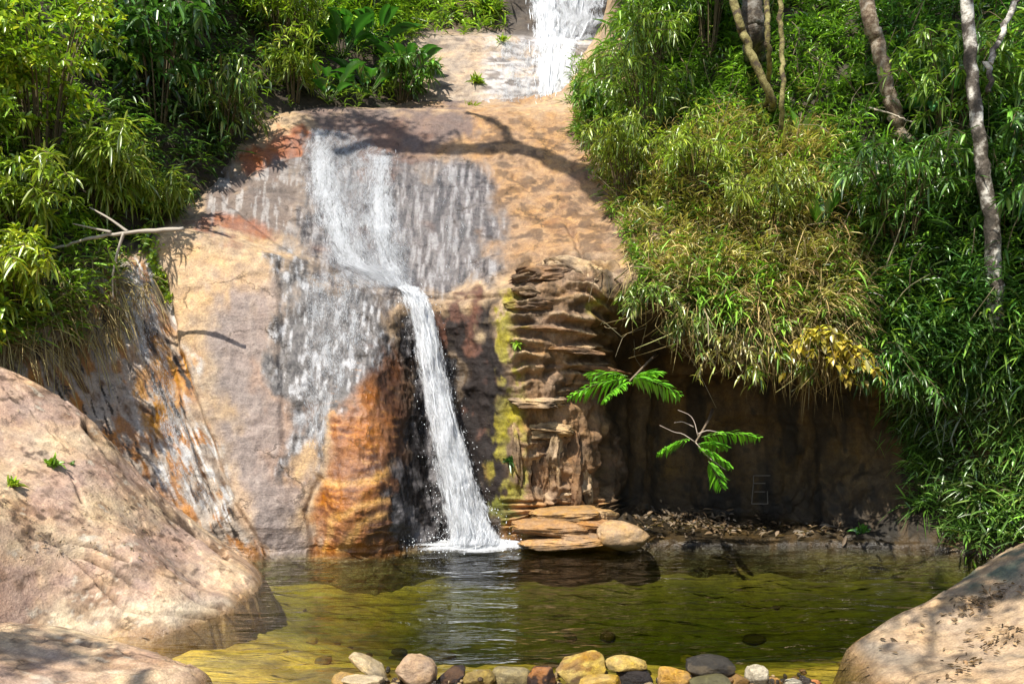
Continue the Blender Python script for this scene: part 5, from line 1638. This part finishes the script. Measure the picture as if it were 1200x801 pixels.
Yf = 9.3
spray_branch('upper feathery bright green branch in front of the layered bluff', P(738, 446, Yf),
             [(P(738, 444, Yf), P(668, 464, Yf - .1), .26), (P(736, 441, Yf), P(690, 440, Yf + .25), .24), (P(742, 442, Yf), P(796, 462, Yf - .05), .24), (P(744, 440, Yf), P(772, 438, Yf + .2), .22), (P(736, 447, Yf), P(708, 468, Yf - .35), .2)],
             [], 351, P(770, 415, 11.4))
Yg = 9.4
spray_branch('lower feathery bright green branch with bare twigs in front of the recess', P(815, 518, Yg),
             [(P(808, 514, Yg), P(772, 530, Yg - .1), .17), (P(822, 512, Yg), P(889, 512, Yg), .20), (P(818, 524, Yg), P(856, 546, Yg - .2), .19), (P(830, 540, Yg - .1), P(846, 570, Yg - .2), .2), (P(818, 520, Yg), P(852, 524, Yg + .1), .16)],
             [(P(815, 518, Yg), P(800, 508, Yg), P(790, 506, Yg), P(773, 498, Yg)), (P(818, 512, Yg), P(814, 495, Yg), P(808, 486, Yg), P(794, 480, Yg)), (P(813, 500, Yg), P(800, 494, Yg), P(790, 495, Yg)),
              (P(818, 508, Yg), P(830, 504, Yg), P(848, 508, Yg)), (P(815, 518, Yg), P(830, 535, Yg), P(850, 550, Yg - .2))], 352, P(835, 480, 11.6))

# ------------------------------------------------------------------ trees of the right bank
B_MOSS = bark_material('mossy_bark', (0.06, 0.04, 0.02), (0.17, 0.14, 0.04), (0.30, 0.26, 0.10), 9)
B_DARK = bark_material('dark_bark', (0.03, 0.022, 0.014), (0.07, 0.05, 0.03), (0.20, 0.18, 0.15), 7)
B_TAN = bark_material('tan_bark', (0.10, 0.06, 0.035), (0.22, 0.16, 0.10), (0.38, 0.32, 0.24), 10)
B_WHITE = bark_material('mottled_bark', (0.03, 0.024, 0.016), (0.10, 0.08, 0.06), (0.62, 0.58, 0.50), 5)


def crown(mb, centres, radii, per, pal, rng, L=0.2, W=0.075):
    for c, r_ in zip(centres, radii):
        nc = int(per * r_ ** 2)
        cl = c + rdir(nc, rng) * (rng.random((nc, 1)) ** 0.4) * r_ * np.array([1, 1, 0.6])
        k = 12
        p = np.repeat(cl, k, 0) + rng.normal(0, 0.16, (nc * k, 3))
        leaves(mb, p, rdir(nc * k, rng) * np.array([1, 1, 0.5]), np.array([[0, 0, 1.0]]) + rng.normal(0, 0.5, (nc * k, 3)), L * rng.uniform(0.6, 1.2, nc * k), W, 0.4, pick(pal, nc * k, 0.3, rng))


def shade_point(px, py, h_z):
    """a spot in the tree tops that lies between the sun and the ground point seen at (px, py)"""
    g = ground_at(px, py, GROUND)
    return g + S * ((h_z - g[2]) / S[2])


def tree(label, path, radii, mat, crown_pts, crown_r, seed, limbs=(), per=26, branches=(), pal=GREEN, roots=()):
    rng = np.random.default_rng(seed)
    path = np.asarray(path, float)
    root = path[0]
    t = thing('tree', label, 'tree', root)
    m = MB()
    n = 40
    c = curve(path, n)
    c[2:-1] += rng.normal(0, 0.012, (n - 3, 3))
    tube(m, c, np.interp(np.linspace(0, 1, n), np.linspace(0, 1, len(radii)), radii), 14, rough=0.14, seed=seed)
    for r_ in roots:
        tube(m, curve(r_, 10), np.linspace(radii[0] * 0.8, 0.02, 10), 7, rough=0.3, seed=seed + 1)
    m.build('trunk', mat, t, origin=root)
    for lb, r0, r1 in limbs:
        m = MB()
        lc = curve(lb, 30)
        lc[2:-1] += rng.normal(0, 0.02, (27, 3))
        tube(m, lc, np.linspace(r0, r1, 30), 8, rough=0.25, seed=seed + 3)
        m.build('limb', mat, t, origin=root)
    if len(crown_pts):
        m = MB()
        crown(m, crown_pts, crown_r, per, pal, rng)
        m.build('crown', M_LEAF, t, origin=root)
    return t


# crowns stand above the frame and throw the dappled shade of the bank
top1 = P(845, -380, 11.4)
g1 = ground_at(905, 128)
sh = lambda px_, py_, hz: shade_point(px_, py_, hz)
tree('leaning tree with mossy yellow bark in the upper middle of the right bank', [g1, P(905, 118, 11.5), P(886, 76, 11.4), P(872, 40, 11.4), P(860, -20, 11.4), top1],
     [0.065, 0.055, 0.058, 0.058, 0.065, 0.06], B_MOSS, [], [], 401)
g2 = ground_at(884, 75)
top2 = P(900, -420, 12.2)
# its limb reaches out over the falls, above the frame, and lays a branching shadow across the upper slope
hz = 15.5
limb = [top2 - np.array([0, 0, 1.0]), sh(730, 214, hz), sh(690, 205, hz), sh(645, 186, hz), sh(600, 172, hz), sh(545, 174, hz), sh(490, 173, hz), sh(440, 168, hz), sh(395, 180, hz)]
fork = [sh(620, 177, hz), sh(598, 165, hz), sh(590, 150, hz), sh(570, 138, hz), sh(545, 132, hz)]
fork2 = [sh(500, 172, hz), sh(455, 150, hz), sh(430, 136, hz)]
tree('dark trunk standing close behind the leaning mossy tree', [g2, P(884, 40, 12.2), P(882, -30, 12.2), top2], [0.19, 0.17, 0.16, 0.13], B_DARK,
     [sh(450, 155, hz), sh(400, 150, hz), sh(360, 145, hz), sh(600, 175, hz), sh(480, 166, hz), sh(520, 166, hz), sh(425, 140, hz)], [0.42, 0.4, 0.4, 0.22, 0.36, 0.3, 0.4], 402, limbs=[(limb, 0.28, 0.13), (fork, 0.12, 0.06), (fork2, 0.12, 0.07)], per=75)
g3 = ground_at(1052, 158)
tree('tan trunk with a curved foot right of the mossy tree', [g3, P(1050, 140, 11.0), P(1040, 105, 11.0), P(1028, 50, 11.0), P(1014, -20, 11.0), P(1000, -420, 11.3)], [0.12, 0.095, 0.095, 0.10, 0.10, 0.08], B_TAN,
     [sh(1060, 60, 14.5), sh(1000, 110, 14.5), sh(1120, 40, 14.5), sh(1090, 130, 14), sh(940, 30, 15), sh(1030, 150, 14)], [0.9, 0.6, 0.9, 0.8, 0.8, 0.5], 403,
     limbs=[([P(1002, -380, 11.3), sh(1060, 60, 14.0), sh(1000, 110, 14.3)], 0.09, 0.03), ([P(1002, -400, 11.3), sh(1120, 40, 14.0)], 0.08, 0.03)],
     roots=[[g3 + np.array([0, 0, .1]), P(1060, 160, 10.9), P(1078, 168, 10.85), P(1090, 174, 10.9)]])
g4 = ground_at(1172, 470)
tree('slender trunk with mottled white bark near the right edge', [g4, P(1168, 400, 9.35), P(1164, 320, 9.3), P(1159, 245, 9.3), P(1150, 180, 9.3), P(1140, 100, 9.3), P(1131, -20, 9.3), P(1110, -560, 9.4)], [0.10, 0.095, 0.09, 0.085, 0.078, 0.072, 0.07, 0.06], B_WHITE,
     [sh(1100, 320, 13.5), sh(1160, 220, 13.5), sh(1060, 400, 13.5), sh(1180, 420, 13), sh(1100, 480, 13), sh(1050, 260, 13.5), sh(1030, 520, 13), sh(1180, 560, 13), sh(1000, 480, 13), sh(1230, 300, 13), sh(1250, 120, 14)],
     [0.85, 0.8, 0.7, 0.9, 0.8, 0.55, 0.6, 0.9, 0.4, 0.9, 0.9], 404, per=9,
     limbs=[([P(1112, -520, 9.4), sh(1160, 220, 13.2), sh(1100, 320, 13.3), sh(1060, 400, 13.3)], 0.08, 0.02), ([P(1113, -500, 9.4), sh(1180, 420, 12.8), sh(1100, 480, 12.8), sh(1030, 520, 12.8)], 0.08, 0.02),
            ([P(1158, 108, 9.25), P(1160, 75, 9.2), P(1172, 45, 9.2), P(1192, -10, 9.2), P(1215, -80, 9.2)], 0.03, 0.04)])
for (pts, lab, rad) in [([(914, 185, 11.0), (916, 120, 11.0), (917, 60, 11.1), (912, -30, 11.1), (915, -300, 11.2)], 'thin straight stem right of the leaning mossy tree', 0.035),
                        ([(899, 130, 11.3), (901, 60, 11.3), (898, -30, 11.3), (900, -300, 11.4)], 'slim mossy stem between the dark trunk and the thin stem', 0.04)]:
    p0 = ground_at(pts[0][0], pts[0][1])
    tree(lab, [p0] + [P(*p) for p in pts[1:]], [rad] * 3, B_MOSS, [], [], 410 + int(rad * 1000))
# tree beside the camera whose leaves dapple the front corners
ct = np.array([-4.2, -2.0, 0.2])
shc = [sh(30, 765, 7.5), sh(90, 770, 7.5), sh(-60, 760, 7.5)]
tree('broad tree by the near bank shading the front left rock', [ct, ct + [0.1, 0, 3], ct + [0.2, 0.2, 6], np.array([-5.0, 1.0, 7.4])], [0.2, 0.17, 0.13, 0.05], B_DARK, shc, [0.3, 0.18, 0.5], 421, per=60,
     limbs=[([ct + [0.15, 0.1, 5], shc[2], shc[0], shc[1]], 0.07, 0.02)])
ct2 = np.array([5.2, 0.5, 0.4])
shr = [sh(1110, 700, 8.5), sh(1170, 665, 8.5), sh(1180, 690, 8.5), sh(1080, 785, 8.5), sh(1230, 640, 8.5), sh(1100, 690, 8.5), sh(1050, 735, 8.5)]
tree('broad tree on the near right bank shading the right rock', [ct2, ct2 + [-0.2, 0, 3], ct2 + [-0.6, 0.2, 6], (shr[1] + ct2 + [0, 0, 8.5]) / 2], [0.22, 0.18, 0.13, 0.06], B_DARK, shr, [0.26, 0.36, 0.26, 0.12, 0.42, 0.2, 0.14], 422, per=85,
     limbs=[([ct2 + [-0.4, 0.1, 5], shr[2], shr[0], shr[3]], 0.08, 0.02), ([ct2 + [-0.4, 0.1, 5], shr[4], shr[1], shr[5], shr[6]], 0.06, 0.02)])


# ------------------------------------------------------------------ small things
def stick(name, label, pts, r0, r1, col, seed, cat='branch', side=()):
    rng = np.random.default_rng(seed)
    m = MB()
    c = curve(pts, 24)
    c[1:-1] += rng.normal(0, 0.006, (22, 3))
    tube(m, c, np.linspace(r0, r1, 24), 7, col, rough=0.3, seed=seed)
    o = m.build(name, M_STEM, origin=c[0])
    tag(o, label, cat)
    for s_ in side:
        m = MB()
        cs = curve(s_, 14)
        tube(m, cs, np.linspace(r1 * 0.8, r1 * 0.3, 14), 5, col, rough=0.3, seed=seed + 1)
        m.build('twig', M_STEM, o, origin=c[0])
    return o


GREY = (0.36, 0.31, 0.25)
stick('dead_branch', 'bare grey branch sticking out over the rock from the left bushes', [P(60, 292, 9.6), P(100, 281, 9.5), P(150, 272, 9.4), P(215, 268, 9.3)], 0.016, 0.026, GREY, 501,
      side=[[P(150, 272, 9.4), P(128, 256, 9.4), P(105, 243, 9.45)], [P(145, 273, 9.4), P(138, 295, 9.4), P(132, 325, 9.45), P(133, 350, 9.5)], [P(130, 272, 9.42), P(112, 268, 9.4), P(85, 262, 9.4)]])
for k, (pts, lab) in enumerate([([(1020, 148), (1045, 156), (1080, 170)], 'pale fallen stick across the foot of the tan trunk'),
                                ([(1060, 132), (1078, 138), (1092, 152)], 'short pale twig behind the foot of the tan trunk'),
                                ([(1020, 212), (1032, 232), (1038, 258)], 'dead twig standing below the tan trunk'),
                                ([(1022, 212), (1045, 218), (1062, 228)], 'thin twig lying below the tan trunk')]):
    q3 = []
    for (a, b) in pts:
        h = cast_all(HILL, a, b)
        q3.append(h[0] + h[1] * 0.35)
    stick('twig', lab, q3, 0.018, 0.008, (0.40, 0.34, 0.26), 510 + k)


def tuft_plant(name, label, px_, py_, bv, n, L, W, pal, seed, cat='plant', up=0.9, droop=0.6, group=None):
    rng = np.random.default_rng(seed)
    h = cast_all(bv, px_, py_)
    p = h[0]
    m = MB()
    d = norm(h[1] * 0.6 + np.array([0, 0, up]) + rng.normal(0, 0.55, (n, 3)))
    leaves(m, p + rng.normal(0, L * 0.12, (n, 3)) * np.array([1, 1, 0.2]), d, rng.normal(0, 1, (n, 3)), L * rng.uniform(0.5, 1.2, n), W * rng.uniform(0.7, 1.2, n), droop * rng.uniform(0.4, 1.3, n), pick(pal, n, 0.25, rng), 0.2)
    return tag(m.build(name, M_LEAF, origin=p), label, cat, group)


SL = [B_SL]
tuft_plant('plant', 'small green plant growing on the upper part of the slab', 62, 546, SL, 40, 0.16, 0.05, LIME[:2] + GREEN, 601)
tuft_plant('plant', 'little weed at the left edge of the slab', 14, 570, SL, 46, 0.14, 0.04, LIME, 602)
tuft_plant('plant', 'tiny sprout above the cracks on the left slab', 84, 545, SL, 10, 0.08, 0.03, GREEN, 603)
UP = [B_UPPER]
tuft_plant('grass_tuft', 'yellow green tuft on the pale upper rock', 558, 97, UP, 90, 0.32, 0.05, LIME, 604, 'grass')
tuft_plant('grass_tuft', 'thin tuft at the bottom of the pale upper rock', 552, 130, UP, 60, 0.34, 0.03, LIME + STRAW[:1], 605, 'grass')
tuft_plant('grass_tuft', 'upright tuft at the left side of the pale upper rock', 510, 78, UP, 30, 0.4, 0.03, LIME, 606, 'grass')
tuft_plant('grass_tuft', 'tuft beside the top of the pale upper rock', 588, 50, UP, 50, 0.35, 0.04, LIME, 607, 'grass')
tuft_plant('plant', 'dark leafy plant growing out of the bluff moss', 598, 540, HILL, 40, 0.14, 0.05, [(0.04, 0.12, 0.02)], 608)
tuft_plant('plant', 'green sprig on the mossy strip of the bluff', 607, 402, HILL, 46, 0.12, 0.035, LIME[:2], 609)
tuft_plant('grass_tuft', 'drooping grass clump at the waterline below the right bank', 1085, 595, HILL, 110, 0.5, 0.02, DEEP + GREEN, 610, 'grass')
tuft_plant('grass_tuft', 'brighter grass clump hanging above the waterline clump', 1095, 545, HILL, 110, 0.5, 0.022, GREEN + LIME[1:2], 611, 'grass')
tuft_plant('plant', 'small bright green plant at the waterline under the right bank', 1010, 624, HILL, 50, 0.2, 0.05, [(0.07, 0.2, 0.02)], 612)
# small-leaved creeper along the crack at the edge of the tan slab
m = MB(); rgc = np.random.default_rng(620); root = None
for s_ in np.linspace(0, 1, 46):
    px_, py_ = np.interp(s_, [0, .5, 1], [168, 186, 199]), np.interp(s_, [0, .5, 1], [268, 310, 352])
    h = cast_all(HILL, px_ + rgc.normal(0, 4), py_ + rgc.normal(0, 3))
    root = h[0] if root is None else root
    leaves(m, h[0] + h[1] * 0.03 + rgc.normal(0, 0.03, (7, 3)), rdir(7, rgc) + h[1], np.repeat(h[1][None], 7, 0), 0.07, 0.05, 0.2, pick(LIME, 7, 0.3, rgc))
tag(m.build('creeper', M_LEAF, origin=root), 'small leaved creeper running down the edge of the tan slab', 'plant')

# litter: fallen leaves on the right rock, twigs and leaves on the bench of the recess
rgl = np.random.default_rng(630)


def litter(name, label, spots, bv, L, pal, lift=0.012):
    m = MB()
    for (cx, cy, sx, sy, n, rot) in spots:
        for _ in range(n):
            a, b = rgl.normal(0, 1, 2)
            h = cast_all(bv, cx + a * sx + b * rot, cy + b * sy - a * sx * 0.45 * (rot != 0))
            if h is None:
                continue
            d = np.cross(h[1], rdir(1, rgl)[0]) + h[1] * 0.15
            leaves(m, (h[0] + h[1] * lift)[None], d[None], (h[1] + rgl.normal(0, 0.35, 3))[None], L * rgl.uniform(0.5, 1.3), L * rgl.uniform(0.25, 0.45), rgl.uniform(-0.1, 0.3), pick(pal, 1, 0.4, rgl)[0], 0.3)
    return stuff(name, m, M_DRY, label)


BROWN = [(0.10, 0.06, 0.03), (0.20, 0.12, 0.06), (0.05, 0.035, 0.02), (0.28, 0.19, 0.10)]
litter('leaf_litter', 'dry fallen leaves gathered on the right rock', [(1145, 708, 24, 5, 110, 3), (1185, 745, 10, 6, 24, 3), (1160, 757, 8, 6, 20, 3), (1125, 785, 12, 5, 22, 3), (1140, 780, 5, 3, 8, 3), (1100, 740, 60, 25, 22, 0)], [B_SR], 0.055, BROWN)
litter('leaf_litter', 'dead leaves and twigs heaped on the bench in the dark recess', [(790, 612, 26, 8, 200, 0), (840, 618, 18, 6, 100, 0), (870, 622, 25, 4, 50, 0), (960, 622, 20, 6, 50, 0)], HILL, 0.13, BROWN + [(0.2, 0.18, 0.15)], 0.03)
litter('leaf_litter', 'scattered dry leaf bits on the left slab', [(120, 600, 60, 35, 50, 0), (60, 640, 40, 15, 30, 0), (145, 600, 4, 6, 10, 0), (170, 630, 10, 12, 16, 0)], [B_SL], 0.035, BROWN[1:] + [(0.5, 0.42, 0.3)], 0.008)

# square mark scratched into the recess wall
m = MB()
for a, b in [((883, 557), (903, 557)), ((883, 557), (883, 566)), ((883, 566), (897, 566)), ((883, 566), (881, 590)), ((881, 590), (900, 590)), ((899, 575), (900, 590)), ((884, 576), (897, 576))]:
    pts = []
    for s_ in np.linspace(0, 1, 8):
        h = cast_all(HILL, a[0] + (b[0] - a[0]) * s_, a[1] + (b[1] - a[1]) * s_)
        pts.append(h[0] + h[1] * 0.004)
    tube(m, pts, 0.008, 5, (0.20, 0.17, 0.13))
o = m.build('scratched_mark', M_STEM, origin=m.V[0][0])
tag(o, 'pale square letter like mark scratched on the wall of the recess', 'mark')
